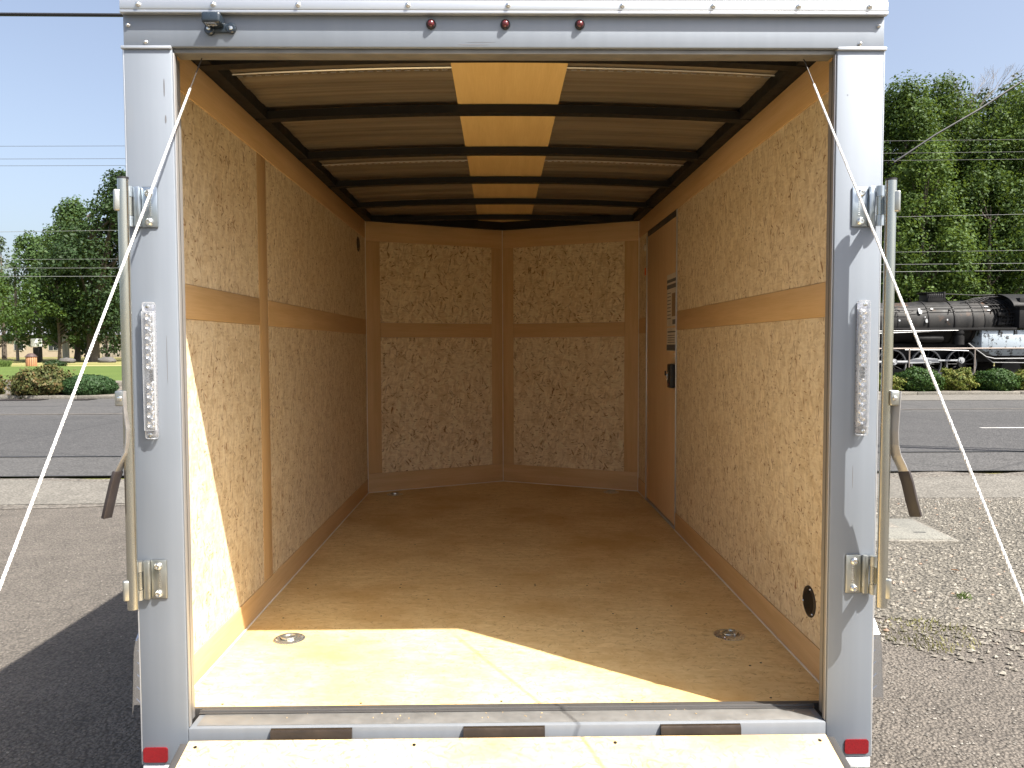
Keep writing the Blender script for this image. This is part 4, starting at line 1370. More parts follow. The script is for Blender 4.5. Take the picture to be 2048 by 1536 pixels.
# leafless tree top showing above the maples
bt = thing('bare_tree', 'leafless grey tree top sticking out above the green maples', 'tree', (29.2, 47, 0))
rsb = random.Random(4)
m = MB()
def branch(p, d, ln, r, depth):
    q = p + d*ln
    m.tube([p, p.lerp(q, .5)+Vector((rsb.uniform(-.05, .05), 0, 0))*ln, q], [r, r*0.8, r*0.6], 5, False)
    if depth == 0: return
    for k in range(3):
        nd = (d + Vector((rsb.uniform(-.7, .7), rsb.uniform(-.5, .5), rsb.uniform(-.1, .5)))).normalized()
        branch(q if k else p.lerp(q, .6), nd, ln*rsb.uniform(.6, .8), r*0.6, depth-1)
m.tube([(0, 0, 0), (0.2, 0, 9), (0, 0, 15.2)], [0.28, 0.2, 0.09], 8)
for k in range(5):
    branch(Vector((0, 0, 13.5+k*0.5)), Vector((rsb.uniform(-.9, .9), rsb.uniform(-.3, .3), 1)).normalized(), 1.5, 0.035, 4)
m.build('branches', TWIG, bt)

GL = 'park trees beyond the lawn on the left'
for lab, x, y, h, cw, th_, sd_, lf, per, sz, nc, kw in (
    ('dark dense shade tree with a thick trunk, tallest on the left beside the trailer', -42.0, 79, 19.5, 10.0, 3.4, 41, LEAF_DARK, 130, 0.27, 120, dict(tr=0.62, shoots=False, lean=3.6)),
    ('mid green tree with ragged shoots left of the dark shade tree', -46.2, 84, 17.0, 8.0, 2.2, 42, LEAF_MID, 130, 0.27, 110, dict(fill=0.85)),
    ('green tree with a lone shoot on its left shoulder, above the litter bin', -52.6, 88, 14.2, 8.0, 2.0, 43, LEAF_MID, 130, 0.27, 90, dict(lean=-0.6, fill=0.9)),
    ('full green tree at the left edge of the picture over the white sign', -49.6, 72, 9.2, 7.5, 2.6, 44, LEAF_MAPLE, 140, 0.24, 80, dict()),
    ('bright green low tree between the bin and the dark shade tree', -44.2, 77, 9.5, 8.0, 2.0, 45, LEAF_MAPLE, 130, 0.25, 80, dict()),
    ('dark background tree behind the bright low tree', -50.0, 98, 11.5, 12.0, 1.0, 46, LEAF_DARK, 70, 0.36, 70, dict()),
    ('small dark tree half hidden behind the trailer lock bar on the left', -37.5, 88, 13.0, 9.0, 2.5, 47, LEAF_DARK, 70, 0.36, 70, dict()),
    ('low dark tree behind the pale post in the park', -56.5, 100, 9.5, 12.0, 1.5, 48, LEAF_DARK, 70, 0.36, 60, dict()),
    ('dark tree behind the left conifer', -62.5, 96, 10.5, 9.0, 1.5, 49, LEAF_MID, 90, 0.32, 60, dict())):
    tree('shade_tree', lab, x, y, h, cw, th_, sd_, lf, per, sz, GL, nclump=nc, lowfac=0.9, **kw)

# conifer
def conifer(x, y, h, w, seed, label):
    rs = np.random.RandomState(seed)
    t = thing('conifer_tree', label, 'tree', (x, y, 0), 0)
    clumps = []
    for i in range(90):
        q = rs.rand()**0.8
        r = (1-q)**0.8*w/2
        a = rs.rand()*2*PI
        rr_ = r*(0.4+0.6*rs.rand())
        clumps.append(((rr_*math.cos(a), rr_*math.sin(a), h*0.12+h*0.86*q-rr_*0.2), (0.6+0.5*(1-q), 0.6+0.5*(1-q), 0.28)))
    clumps.append(((0, 0, h*0.97), (0.15, 0.15, 0.6)))
    V = crown(rs, clumps, 60, 0.32)
    quads_mesh('crown', V, LEAF_CON, t)
    MB().tube([(0, 0, -0.2), (0, 0, h*0.95)], [h*0.02, 0.03], 8).build('trunk', BARK, t)
conifer(-66.0, 103, 16.2, 8.0, 61, 'greyish conifer with a pointed top at the left edge of the picture')

def shrub(name, label, x, y, w, h, seed, leaf, size=0.055, n=9000, rough=0.10, group=None, d=None, lumps=0):
    rs = np.random.RandomState(seed)
    d_ = d or w
    near_kerb = abs(y-21.6) < 0.3
    t = thing(name, label, 'shrub', (x*(0.9766 if near_kerb else 1), y - (0.55 if near_kerb else 0), 0.0), 0, group)
    dv = rs.randn(n, 3); dv /= np.linalg.norm(dv, axis=1)[:, None]
    dv[:, 2] = np.where(dv[:, 2] < -0.75, -dv[:, 2], dv[:, 2])
    ph = rs.rand(6)*6
    lob = 1 + rough*(np.sin(dv[:, 0]*5+ph[0])*np.cos(dv[:, 1]*5+ph[1])+0.6*np.sin(dv[:, 2]*8+dv[:, 0]*7+ph[2])) + rough*0.5*rs.randn(n)
    rad = lob*(1-0.28*rs.rand(n)**2.2)
    P = dv*rad[:, None]*np.array([w/2, d_/2, h*0.42])[None]
    P[:, 2] += h*0.36
    P[:, 2] = np.maximum(P[:, 2], 0.01)
    V = leaf_quads(P, dv*1.3, size*(0.6+0.8*rs.rand(n)), rs)
    quads_mesh('foliage', V, leaf, t)
    m = MB()
    for k in range(7):
        a = k*0.9
        m.tube([(0, 0, -0.05), (0.3*w*math.cos(a), 0.3*d_*math.sin(a), h*0.55)], [0.02, 0.008], 5)
    m.build('stems', BARK, t)
    m = MB().ball((0, 0, h*0.34), 1.0, (w*0.36, d_*0.36, h*0.32), 2)  # solid dark core standing in for the shaded inside of the shrub
    m.build('dark_core', BARK, t)
    return t
GS = 'shrubs along the far kerb'
shrub('clipped_shrub', 'dark green clipped round shrub right beside the trailer lock handle', 12.69, 21.6, 1.30, 0.95, 1, LEAF_BOX, group=GS)
shrub('clipped_shrub', 'dark green clipped round shrub nearest the right edge of the picture', 15.05, 21.6, 1.26, 0.88, 2, LEAF_BOX, group=GS)
shrub('clipped_shrub', 'small yellow-green shrub half hidden behind the right lock bar', 11.55, 21.7, 1.15, 0.72, 3, LEAF_YEL, rough=0.2, n=5500, group=GS)
shrub('clipped_shrub', 'yellow-green shrub between the two dark green clipped shrubs', 13.93, 21.7, 0.98, 0.86, 4, LEAF_YEL, rough=0.2, n=6000, group=GS)
shrub('clipped_shrub', 'yellow-green shrub cut off by the right edge of the picture', 16.25, 21.7, 1.20, 0.84, 5, LEAF_YEL, rough=0.2, n=6000, group=GS)
shrub('clipped_shrub', 'dark green clipped shrub hidden mostly by the trailer', 17.5, 21.6, 1.3, 0.85, 6, LEAF_BOX, n=5000, group=GS)
shrub('clipped_shrub', 'smooth dark green dome shrub on the left beside the trailer', -12.32, 21.6, 1.50, 0.83, 7, LEAF_BOX2, 0.05, 11000, 0.05, group=GS)
shrub('clipped_shrub', 'loose rusty brown and olive shrub left of the green dome shrub', -13.62, 21.5, 1.36, 1.02, 8, LEAF_RUS, 0.075, 9000, 0.24, group=GS)
shrub('clipped_shrub', 'rusty shrub cut off by the left edge of the picture', -15.45, 21.6, 0.95, 0.80, 9, LEAF_RUS, 0.075, 6000, 0.24, group=GS)
# tall grass on the lawn, left edge
tg = tuft('tall_grass', 'patch of taller bright green grass at the left edge of the lawn', -36.3, 54.5, 0.6, 2500, 1.2, WEED, 15)
tg['category'] = 'grass'; tg['kind'] = 'stuff'
tg.scale = (0.9, 0.6, 1)

# ------------------------------------------------------------------ PARK FURNITURE, LEFT
WOODSLAT = simple('orange_wood_slat', (0.42, 0.20, 0.10), 0.6, 0, 0.2, 6)
BINTOP = simple('dark_brown_bin_top', (0.07, 0.045, 0.04), 0.5)
t = thing('litter_bin', 'wooden slatted litter bin with dark domed lid on the lawn', 'litter bin', (-35.4, 57.5, 0.0))
MB().lathe([(0.33, 0.0), (0.33, 0.70), (0.0, 0.70)], (0, 0, 0.02), (0, 0, 1), 20).build('liner', BINTOP, t)
for k in range(16):
    a = 2*PI*k/16
    o = MB().box(-0.055, 0.055, -0.012, 0.012, 0.03, 0.74, 0.004).build('slat', WOODSLAT, t)
    o.location = (0.36*math.cos(a), 0.36*math.sin(a), 0); o.rotation_euler = (0, 0, a+PI/2)
MB().lathe([(0.40, 0.74), (0.42, 0.78), (0.36, 0.84), (0.26, 0.95), (0.15, 1.02), (0.0, 1.04)], (0, 0, 0), (0, 0, 1), 24).build('domed_lid', BINTOP, t)

PALE = simple('pale_post', (0.42, 0.40, 0.34), 0.7)
t = thing('park_post', 'pale upright post under the trees in the middle of the park', 'post', (-45.8, 81.5, 0))
MB().box(-0.55, -0.15, -0.12, 0.12, 0, 2.9, 0.03).build('post_face', PALE, t)
MB().box(-0.14, 0.10, -0.12, 0.12, 0, 2.75, 0.03).build('post_side', PALE, t)
t = thing('park_sign', 'small white sign board on a dark post at the left under the trees', 'sign', (-45.9, 76, 0))
MB().box(-0.5, 0.6, -0.03, 0.03, 1.55, 2.35, 0.02).build('sign_board', simple('sign_white', (0.75, 0.77, 0.80), 0.5), t)
MB().box(-0.35, 0.25, 0.04, 0.3, 0, 1.5, 0.03).build('sign_post', BLACK_STEEL, t)
# street lamp
STEEL = simple('galvanised_steel', (0.34, 0.34, 0.33), 0.5, 0.5)
WPOLE = simple('weathered_wood_pole', (0.22, 0.19, 0.16), 0.8, 0, 0.2, 4)
t = thing('street_lamp', 'wooden pole with a street lamp arm rising among the left trees', 'street lamp', (-56.0, 89.5, 0))
MB().tube([(0, 0, 0), (0, 0, 11.0)], [0.17, 0.11], 10).build('pole', WPOLE, t)
MB().tube([(0, 0, 8.2), (0.7, 0, 8.7), (1.5, 0, 8.8)], 0.05, 8).build('arm', STEEL, t)
MB().box(1.3, 2.1, -0.14, 0.14, 8.72, 8.86, 0.05).build('lamp_head', STEEL, t)

# pale building on the left and a house seen past the dark tree
CREAM = simple('cream_wall', (0.34, 0.285, 0.21), 0.8, 0, 0.08, 2)
ROOFG = simple('grey_shingle', (0.16, 0.165, 0.18), 0.8, 0, 0.2, 3)
WINF = simple('window_glass_dark', (0.03, 0.035, 0.04), 0.15)
WHITE = simple('white_trim', (0.70, 0.69, 0.66), 0.6)
def house(label, x, y, w, d, h, rh, nwin, hip=True):
    t = thing('house', label, 'house', (x, y, 0))
    MB().box(-w/2, w/2, 0, d, 0, h).build('wall', CREAM, t, smooth=False)
    m = MB()
    e = 0.6
    b_ = [(-w/2-e, -e, h+0.01), (w/2+e, -e, h+0.01), (w/2+e, d+e, h+0.01), (-w/2-e, d+e, h+0.01)]
    r_ = [(-w/2+d/2, d/2, h+rh), (w/2-d/2, d/2, h+rh)]
    vs = [m.bm.verts.new(p) for p in b_+r_]
    for f in ((0, 1, 5, 4), (1, 2, 5), (2, 3, 4, 5), (3, 0, 4), (3, 2, 1, 0)):
        m.bm.faces.new([vs[i] for i in f])
    m.build('roof', ROOFG, t, smooth=False)
    for i in range(nwin):
        xx = -w/2 + w*(i+0.5)/nwin
        f = MB().box(xx-0.75, xx+0.75, -0.06, 0.02, 1.0, 2.2, 0.01).build('window', WHITE, t)
        for sx in (-1, 1):
            MB().box(xx+sx*0.35-0.32, xx+sx*0.35+0.32, -0.075, -0.055, 1.07, 2.13).build('pane', WINF, f)
house('long cream house with grey hipped roof at the left edge behind the park trees', -68, 118, 26, 9, 3.4, 2.2, 5)
house('cream house with a grey hipped roof seen under the dark shade tree', -47.5, 122, 14, 9, 3.0, 2.4, 3)
# board fence beside the house
FB = simple('grey_fence_board', (0.28, 0.25, 0.22), 0.8, 0, 0.15, 3)
t = thing('board_fence', 'grey board fence between the dark tree trunk and the cream house', 'fence', (-57.5, 112, 0))
o0 = MB().box(-0.16, 0.16, -0.02, 0.02, 0, 1.9, 0.01).build('board', FB, t)
for i in range(1, 24):
    c = copy_obj(o0, t); c.location = (i*0.36, 0, random.uniform(-0.04, 0.04))
# boulders under the dark tree
rs = random.Random(8)
for i, (x, y, s_, lab) in enumerate(((-38.5, 75, 0.9, 'low grey boulder just right of the dark tree trunk'), (-34.9, 74, 0.7, 'small grey boulder near the trailer bar under the dark tree'), (-41.8, 74, 0.8, 'flat grey boulder left of the dark tree trunk'))):
    m = MB(); m.ball((0, 0, 0.15), s_, (1, 0.7, 0.42), 3)
    for v in m.bm.verts:
        v.co += Vector((rs.uniform(-1, 1), rs.uniform(-1, 1), rs.uniform(-1, 1)))*0.04
    o = m.build('boulder', simple('boulder_stone', (0.085, 0.08, 0.075), 0.85, 0, 0.25, 3, 0.6, 12), loc=(x, y, 0))
    tag(o, lab, 'boulder')
shrub('low_shrub', 'low dark shrub on the lawn edge behind the rusty shrub', -32.5, 55.5, 1.3, 0.6, 31, LEAF_DARK, 0.1, 1500, 0.2)
shrub('low_shrub', 'rusty low shrub at the foot of the cream house', -37.3, 88, 4.5, 1.9, 32, LEAF_RUS, 0.2, 3500, 0.25)

# ------------------------------------------------------------------ LOCOMOTIVE
SOOT = simple('sooty_black_iron', (0.011, 0.0105, 0.0105), 0.6, 0.1, 0.55, 1.3, 0.3, 9, spec=0.25)
def boiler_mat():
    m, nt, b = new_mat('weathered_boiler_jacket')
    o = coords(nt, 'Object')
    n1 = noise(nt, coords(nt, src=o, scale=(1.2, 1, 0.4)), 1.2, 5, 0.6)
    c = ramp(nt, n1, [(0.38, (0.007, 0.007, 0.007)), (0.62, (0.030, 0.028, 0.026))])
    n2 = noise(nt, coords(nt, src=o, loc=(7.1, 0, 0)), 1.5, 6, 0.7)
    c = mix(nt, ramp(nt, n2, [(0.57, 0.0), (0.68, 0.75)]), c, (0.10, 0.050, 0.024))
    L(nt, c, b.inputs['Base Color'])
    L(nt, ramp(nt, n1, [(0.3, 0.5), (0.7, 0.7)]), b.inputs['Roughness'])
    b.inputs['Specular IOR Level'].default_value = 0.3
    bump(nt, b, n1, 0.2, 0.05)
    return m
BOILER = boiler_mat()
def peel_mat():
    m, nt, b = new_mat('flaking_silver_paint')
    o = coords(nt, 'Object')
    n1 = noise(nt, coords(nt, src=o, scale=(1.3, 1, 1)), 3.4, 6, 0.75)
    c = ramp(nt, n1, [(0.55, (0.40, 0.46, 0.51)), (0.59, (0.04, 0.04, 0.04))])
    L(nt, c, b.inputs['Base Color'])
    b.inputs['Roughness'].default_value = 0.5
    return m
PEEL = peel_mat()
RODW = simple('whitewashed_rod', (0.36, 0.37, 0.38), 0.5, 0.1, 0.12, 3)
RIMW = simple('grey_tyre_rim', (0.20, 0.20, 0.20), 0.45, 0.3)
GY = 31.0
LO = thing('steam_locomotive', 'old black steam locomotive with white side rods standing behind the shrubs', 'locomotive', (18.0, GY, 0.25))
def lx(v): return v-18.0
ys0 = 0.95
zc = 2.12
prof = [(0.0, lx(10.8)), (0.80, lx(10.8)), (0.86, lx(11.0)), (0.86, lx(13.2)), (0.90, lx(13.25)), (0.90, lx(17.6)), (0.96, lx(18.2)), (0.99, lx(20.9)), (0.99, lx(21.7)), (0.0, lx(21.7))]
bo = MB().lathe(prof, (0, ys0, zc), (1, 0, 0), 48).build('boiler', BOILER, LO)
for x in (13.3, 14.9, 16.1, 16.9, 18.2, 19.3, 20.1, 20.6):
    rr_ = 0.905 if x < 17.7 else (0.975 if x < 19 else 0.998)
    MB().lathe([(rr_-0.02, -0.03), (rr_+0.008, -0.028), (rr_+0.008, 0.028), (rr_-0.02, 0.03)], (lx(x), ys0, zc), (1, 0, 0), 48).build('boiler_band', SOOT, bo)
# handrails along the boiler
m = MB()
m.tube([(lx(13), ys0-0.93, zc+0.45), (lx(17.4), ys0-0.95, zc+0.46), (lx(17.6), ys0-0.90, zc+0.55), (lx(21.5), ys0-0.93, zc+0.62)], 0.018, 6)
m.tube([(lx(13), ys0-0.75, zc+0.66), (lx(17), ys0-0.78, zc+0.68), (lx(21.6), ys0-0.80, zc+0.78)], 0.018, 6)
for x in (14.5, 16.9, 19.1, 20.9):
    m.tube([(lx(x), ys0-0.80, zc+0.55), (lx(x), ys0-0.97, zc+0.5)], 0.025, 6)
m.build('handrail', SOOT, LO)
# white worn spots, and lighter jacket patches
for x, z, a, b2 in ((17.85, 2.86, 0.085, 0.13), (18.07, 2.46, 0.06, 0.11), (18.38, 2.97, 0.065, 0.035), (18.95, 2.50, 0.04, 0.04), (20.75, 3.06, 0.10, 0.025), (20.8, 2.90, 0.08, 0.02), (16.95, 2.48, 0.05, 0.05), (18.02, 2.62, 0.03, 0.03)):
    mm = MB()
    n = 12
    rsx = random.Random(int(x*10))
    def surf(xx, zz):
        rr_ = (0.905 if xx < 17.65 else 0.975 if xx < 18.3 else 0.998) + 0.01
        dz_ = zz-0.25-zc
        return (lx(xx), ys0-math.sqrt(max(0.01, rr_**2-dz_**2)), zz-0.25)
    pts = [surf(x+a*math.cos(2*PI*i/n)*rsx.uniform(.7, 1.1), z+0.25*0+b2*math.sin(2*PI*i/n)*rsx.uniform(.7, 1.1)+0.0) for i in range(n)]
    mm.prism(pts, (0, -1, 0), 0.006)
    mm.build('bare_paint_spot', RODW, bo)
# domes and stack
MB().lathe([(0.30, 0.0), (0.28, 0.3), (0.36, 0.9), (0.34, 0.9)], (lx(11.6), ys0, zc+0.8), (0, 0, 1), 24).build('chimney', SOOT, LO)
sd = MB().lathe([(0.50, -0.2), (0.46, 0.18), (0.42, 0.34), (0.25, 0.42), (0, 0.43)], (lx(14.4), ys0, zc+0.8), (0, 0, 1), 24).build('sand_dome', SOOT, LO)
d2 = MB().box(lx(18.42), lx(19.16), ys0-0.35, ys0+0.35, zc+0.86, zc+1.28, 0.06, 3)
o = d2.build('steam_dome', SOOT, LO)
m = MB()
m.lathe([(0.34, 0.0), (0.36, 0.03), (0.36, 0.06), (0.0, 0.09)], (lx(18.55), ys0, zc+1.27), (0, 0, 1), 20)
m.box(lx(19.17), lx(19.25), ys0-0.3, ys0+0.3, zc+0.86, zc+1.36, 0.01)
for i in range(9):
    m.tube([(lx(18.4+i*0.09), ys0-0.36, zc+1.1), (lx(18.42+i*0.09), ys0-0.34, zc+1.36)], 0.015, 4)
m.build('dome_casing', SOOT, o)
m = MB()
m.tube([(lx(19.25), ys0-0.2, zc+1.27), (lx(20.6), ys0-0.3, zc+1.2), (lx(21.4), ys0-0.3, zc+1.22)], 0.018, 5)
m.build('whistle_pipe', SOOT, LO)
# running board
m = MB()
m.box(lx(11.2), lx(21.7), ys0-1.35, ys0-0.80, 1.835, 1.875, 0.005)
m.box(lx(11.2), lx(21.7), ys0-1.37, ys0-1.34, 1.80, 1.90, 0.004)
m.build('running_board', SOOT, LO)
m = MB()
m.tube([(lx(11.5), ys0-1.36, 1.68), (lx(15.5), ys0-1.36, 1.66), (lx(18.9), ys0-1.36, 1.78)], 0.025, 6)
m.tube([(lx(11.5), ys0-1.38, 1.745), (lx(19.2), ys0-1.38, 1.79)], 0.018, 6)
m.build('sand_pipe', RIMW, LO)
# air tank under the board, pump
MB().lathe([(0.0, -0.62), (0.12, -0.61), (0.155, -0.56), (0.155, 0.56), (0.12, 0.61), (0, 0.62)], (lx(18.05), ys0-1.15, 1.45), (1, 0, 0), 24).build('air_tank', SOOT, LO)
MB().lathe([(0.22, 0), (0.22, 0.35), (0.17, 0.37), (0.17, 0.44), (0.22, 0.46), (0.22, 0.62)], (lx(19.35), ys0-1.15, 1.20), (0, 0, 1), 20).build('air_pump', SOOT, LO)
# firebox side, flaking silver paint
fb = MB().box(lx(20.25), lx(22.9), ys0-1.30, ys0+1.2, 1.00, 1.80, 0.02).build('firebox', PEEL, LO)
MB().prism([(lx(20.25), ys0-1.28, 0.995), (lx(22.9), ys0-1.28, 0.995), (lx(22.9), ys0-1.05, 0.72), (lx(20.9), ys0-1.05, 0.72)], (0, 1, 0), 0.5).build('ash_pan', PEEL, fb)
m = MB()
for x in (20.55, 20.7):
    for k in range(7):
        m.ball((lx(x), ys0-1.305, 1.15+k*0.07), 0.012, sub=1)
for x in (20.95, 21.6, 22.2):
    m.box(lx(x), lx(x)+0.05, ys0-1.315, ys0-1.30, 1.62, 1.80)
o = m.build('firebox_rivets', SOOT, fb); o['kind'] = 'stuff'
# cab
cb = MB()
cb.box(lx(21.75), lx(24.2), ys0-1.42, ys0+1.42, 1.88, 2.65, 0.01)
cab = cb.build('cab', SOOT, LO)
m = MB()
for x0_, x1_ in ((21.75, 21.95), (22.85, 23.05), (24.0, 24.2)):
    m.box(lx(x0_), lx(x1_), ys0-1.42, ys0+1.42, 2.652, 3.15, 0.01)
m.build('cab_pillar', SOOT, cab)
rows = [[(lx(x), ys0+1.55*math.sin(a), 2.62+0.72*math.cos(a)) for a in [R(-75+150*i/16) for i in range(17)]] for x in (21.45, 24.4)]
rows2 = [[(p[0], p[1]*1.0, p[2]+0.04) for p in r] for r in rows]
MB().grid(rows).grid(rows2).build('cab_roof', SOOT, cab)
# bundle of pipes in front of the cab
rsx = random.Random(12)
m = MB()
for k in range(14):
    x0_ = 20.6+k*0.09
    a0 = R(-10-rsx.uniform(0, 15))
    pts = []
    for i in range(9):
        a = R(-8-i*11)
        rr_ = 1.03+0.03*(k % 3)+rsx.uniform(-.012, .012)
        pts.append((lx(x0_+0.45*math.sin(i/8*2.2)+rsx.uniform(-.02, .02)), ys0+rr_*math.sin(a), zc+rr_*math.cos(a)))
    m.tube(pts, rsx.choice((0.018, 0.025, 0.03)), 6)
for k in range(6):
    z = zc+0.15*k-0.2
    m.tube([(lx(21.2), ys0-1.06, z), (lx(21.75), ys0-1.12, z+0.02)], 0.02, 6)
for k in range(5):
    m.tube([(lx(19.8+0.2*k), ys0-0.5, zc+0.88), (lx(20.5+0.2*k), ys0-0.3, zc+1.08+0.02*k), (lx(21.7), ys0-0.35-0.1*k, zc+1.12)], 0.02, 6)
m.build('pipework', SOOT, LO)
m = MB()
m.box(lx(21.05), lx(21.35), ys0-1.12, ys0-0.9, zc+0.28, zc+0.42, 0.01)
m.box(lx(21.05), lx(21.35), ys0-1.12, ys0-0.95, zc-0.12, zc+0.0, 0.01)
m.box(lx(20.2), lx(21.5), ys0-1.08, ys0-1.03, zc-0.22, zc-0.19, 0.005)
m.build('valve_box', SOOT, LO)
# driving wheels
def driver(x):
    r = 0.66
    z = 0.36
    yk = ys0-0.78
    w = MB()
    n = 40
    w.lathe([(r, 0.0), (r, 0.13), (r-0.055, 0.13), (r-0.055, 0.0), (r, 0.0)], (lx(x), yk+0.06, z), (0, -1, 0), n)
    wh = w.build('driving_wheel', RIMW, LO)
    m = MB()
    m.lathe([(0.15, 0), (0.15, 0.15), (0.0, 0.16)], (lx(x), yk+0.06, z), (0, -1, 0), 20)
    for k in range(14):
        a = 2*PI*k/14
        m.tube([(lx(x)+0.1*math.cos(a), yk, z+0.1*math.sin(a)), (lx(x)+(r-0.05)*math.cos(a), yk, z+(r-0.05)*math.sin(a))], [0.035, 0.028], 6)
    m.build('spokes', SOOT, wh)
    MB().prism([(lx(x)+(r-0.06)*math.cos(R(a)), yk-0.03, z+(r-0.06)*math.sin(R(a))) for a in range(200, 341, 14)], (0, -1, 0), 0.05).build('counterweight', SOOT, wh)
for x in (13.65, 15.16, 16.67, 18.18, 19.69):
    driver(x)
m = MB()
yr = ys0-1.02
m.box(lx(13.4), lx(18.2), yr-0.03, yr+0.03, 0.42, 0.52, 0.01)
m.box(lx(18.2), lx(19.6), yr-0.03, yr+0.03, 0.49, 0.56, 0.01)
m.prism([(lx(17.3), yr-0.035, 0.40), (lx(18.6), yr-0.035, 0.44), (lx(18.5), yr-0.035, 0.60), (lx(18.0), yr-0.035, 0.66), (lx(17.8), yr-0.035, 0.78), (lx(17.72), yr-0.035, 0.64), (lx(17.3), yr-0.035, 0.56)], (0, -1, 0), 0.05)
sr = m.build('side_rod', RODW, LO)
for x, z in ((15.16, 0.47), (16.67, 0.47), (18.18, 0.50), (19.55, 0.53)):
    MB().lathe([(0.13, 0), (0.13, 0.09), (0.07, 0.09), (0.06, 0.12), (0, 0.12)], (lx(x), yr+0.02, z), (0, -1, 0), 18).build('rod_bearing', RODW, sr)
m = MB()
m.tube([(lx(11.8), yr-0.1, 0.40), (lx(16.6), yr-0.1, 0.47)], 0.05, 8)
m.build('main_rod', RODW, LO)
MB().lathe([(0, -0.5), (0.32, -0.5), (0.34, -0.45), (0.34, 0.45), (0.32, 0.5), (0, 0.5)], (lx(11.6), ys0-1.1, 0.50), (1, 0, 0), 24).build('cylinder_block', SOOT, LO)
m = MB()
m.box(lx(11), lx(24), ys0-0.5, ys0+0.5, 0.45, 1.25, 0.01)
m.build('frame', SOOT, LO)
# far side wheels keep the light out below the boiler
m = MB()
for x in (13.65, 15.16, 16.67, 18.18, 19.69, 21.5, 22.8):
    m.lathe([(0, 0), (0.60, 0), (0.60, 0.1), (0, 0.1)], (lx(x), ys0+0.75, 0.36), (0, 1, 0), 28)
m.build('far_wheels', SOOT, LO)
m = MB()
m.tube([(lx(19.75), ys0-1.2, 1.25), (lx(20.1), ys0-1.25, 0.95), (lx(20.45), ys0-1.3, 0.68), (lx(20.8), ys0-1.34, 0.60), (lx(23.5), ys0-1.34, 0.61)], 0.03, 7)
m.tube([(lx(20.4), ys0-1.25, 0.72), (lx(20.75), ys0-1.3, 0.44), (lx(23.5), ys0-1.3, 0.40)], 0.022, 7)
m.tube([(lx(17.0), ys0-1.3, 0.98), (lx(18.6), ys0-1.3, 0.97), (lx(19.7), ys0-1.3, 0.93)], 0.025, 6)
m.build('injector_pipe', RIMW, LO)
# trailing wheel
MB().lathe([(0, 0), (0.42, 0), (0.42, 0.12), (0.3, 0.14), (0, 0.14)], (lx(21.8), ys0-0.75, 0.15), (0, -1, 0), 30).build('trailing_wheel', SOOT, LO)
# the rails it stands on
t = thing('railway_track', 'short length of railway track beneath the black steam locomotive', 'track', (18, GY+0.95, 0.10))
for s in (-1, 1):
    MB().box(-9, 9, s*0.72-0.035, s*0.72+0.035, 0.03, 0.15, 0.01).build('rail', RIMW, t)
sl = MB().box(-0.11, 0.11, -1.3, 1.3, -0.06, 0.03, 0.01).build('sleeper', BARK, t)
for i in range(30):
    if i == 0:
        sl.location = (-8.8, 0, 0); continue
    c = copy_obj(sl, t); c.location = (-8.8+i*0.6, 0, 0)

# pipe fence in front of the locomotive
PIPEF = simple('rusty_fence_pipe', (0.26, 0.22, 0.19), 0.55, 0.4, 0.2, 3)
t = thing('pipe_fence', 'thin pipe railing between the shrubs and the locomotive', 'fence', (9.9, 26, 0))
MB().tube([(0, 0, 1.315), (15, 0, 1.30)], 0.026, 8).build('top_rail', PIPEF, t)
p0 = MB().tube([(0, 0, 0), (0, 0, 1.30)], 0.026, 8).build('post', PIPEF, t)
for i in range(7):
    c = p0 if i == 0 else copy_obj(p0, t)
    c.location = (0.07+i*2.383, 0, 0)

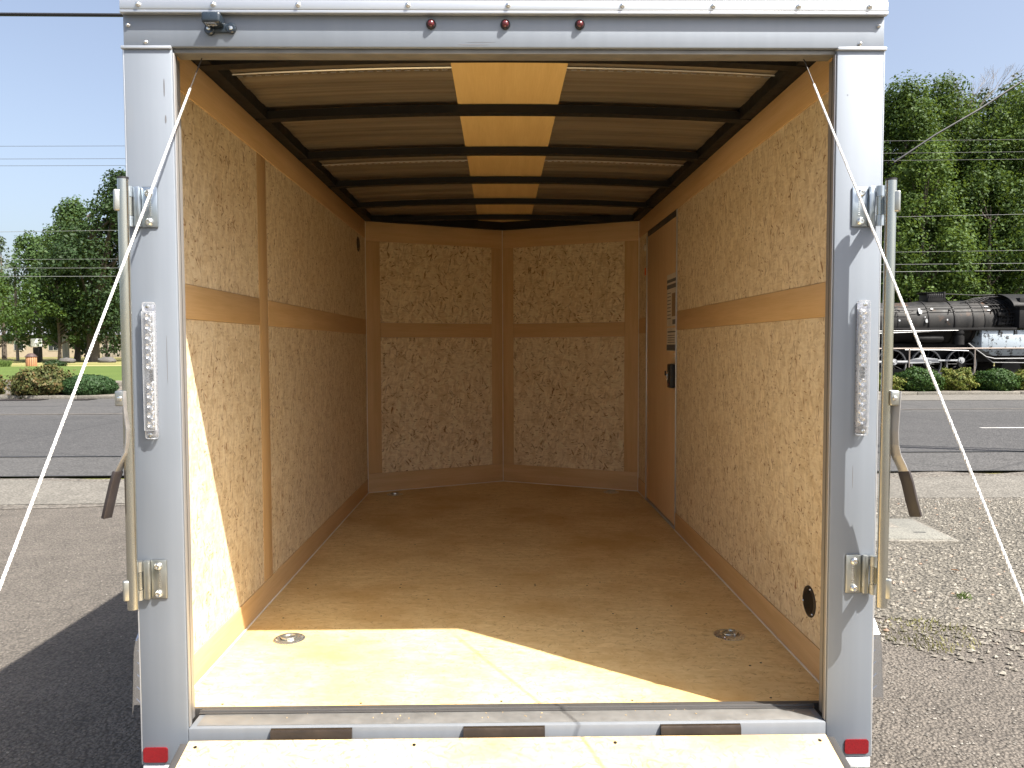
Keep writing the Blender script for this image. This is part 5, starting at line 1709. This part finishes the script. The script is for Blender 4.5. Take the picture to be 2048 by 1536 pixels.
# ------------------------------------------------------------------ POWER LINES
WIRE = simple('overhead_wire', (0.07, 0.07, 0.075), 0.7)
WIREL = simple('bright_overhead_wire', (0.16, 0.165, 0.16), 0.7)
WIREB = simple('black_cable', (0.012, 0.012, 0.013), 0.45)
def wire(label, pts, r, mt, cat='wire', group='power lines across the street'):
    o = MB().tube(pts, r, 6).build('power_line', mt)
    return tag(o, label, cat, group)
def zline(zl, zr):   # heights at x=-22 and x=+23, y=38
    k = (zr-zl)/45.0
    return [(x, 38, zl+k*(x+22)+0.0006*((x-0.5)**2)*0.15) for x in range(-70, 71, 7)]
names = ['topmost', 'second from the top', 'third from the top', 'fourth from the top', 'fifth from the top', 'sixth from the top', 'lowest']
for nm, zl, zr, r, mt in zip(names, (11.55, 10.92, 10.58, 7.33, 5.92, 5.48, 5.06), (11.86, 11.24, 10.87, 8.05, 6.24, 5.60, 5.23),
                         (0.010, 0.010, 0.010, 0.011, 0.009, 0.012, 0.015), (WIRE, WIRE, WIRE, WIREL, WIREL, WIREL, WIREL)):
    wire('thin overhead wire crossing the picture, %s of the seven parallel ones' % nm, zline(zl-0.07, zr-0.07), r, mt)
wire('thick black cable at the top left corner running behind the trailer roof', [(-30, 14, 8.1), (-16, 14, 8.06), (-7, 14, 8.03), (-1, 14.5, 7.9), (4, 15, 7.2)], 0.035, WIREB, 'cable', None)
wire('black cable rising to the right above the maples and locomotive', [(8.0, 14, 5.15), (8.83, 14, 5.70), (9.7, 14, 6.20), (10.62, 14, 6.80), (13, 14, 8.5), (20, 14, 14.5)], 0.021, WIREB, 'cable', None)
wire('thick overhead cable bundle that throws its shadow on the road', [(6.5, 6.9, 8.5), (10.25, 5.40, 8.5), (11.85, 4.80, 8.5), (20, 1.7, 8.5), (32, -2.8, 8.6)], 0.075, WIREB, 'cable', None)
wire('thinner overhead cable beside the thick bundle over the near side of the road', [(8.9, 6.05, 8.55), (11, 5.38, 8.3), (20, 2.4, 8.2), (32, -1.8, 8.6)], 0.04, WIREB, 'cable', None)
# poles that carry the lines, outside the frame
for x, lab in ((-70, 'wooden utility pole carrying the parallel lines far to the left'), (70, 'wooden utility pole carrying the parallel lines far to the right')):
    t = thing('utility_pole', lab, 'pole', (x, 38, 0))
    MB().tube([(0, 0, -0.3), (0, 0, 13.0)], [0.2, 0.13], 12).build('pole', WPOLE, t)
    MB().box(-0.06, 0.06, -1.2, 1.2, 11.4, 11.55, 0.01).build('crossarm', WPOLE, t)
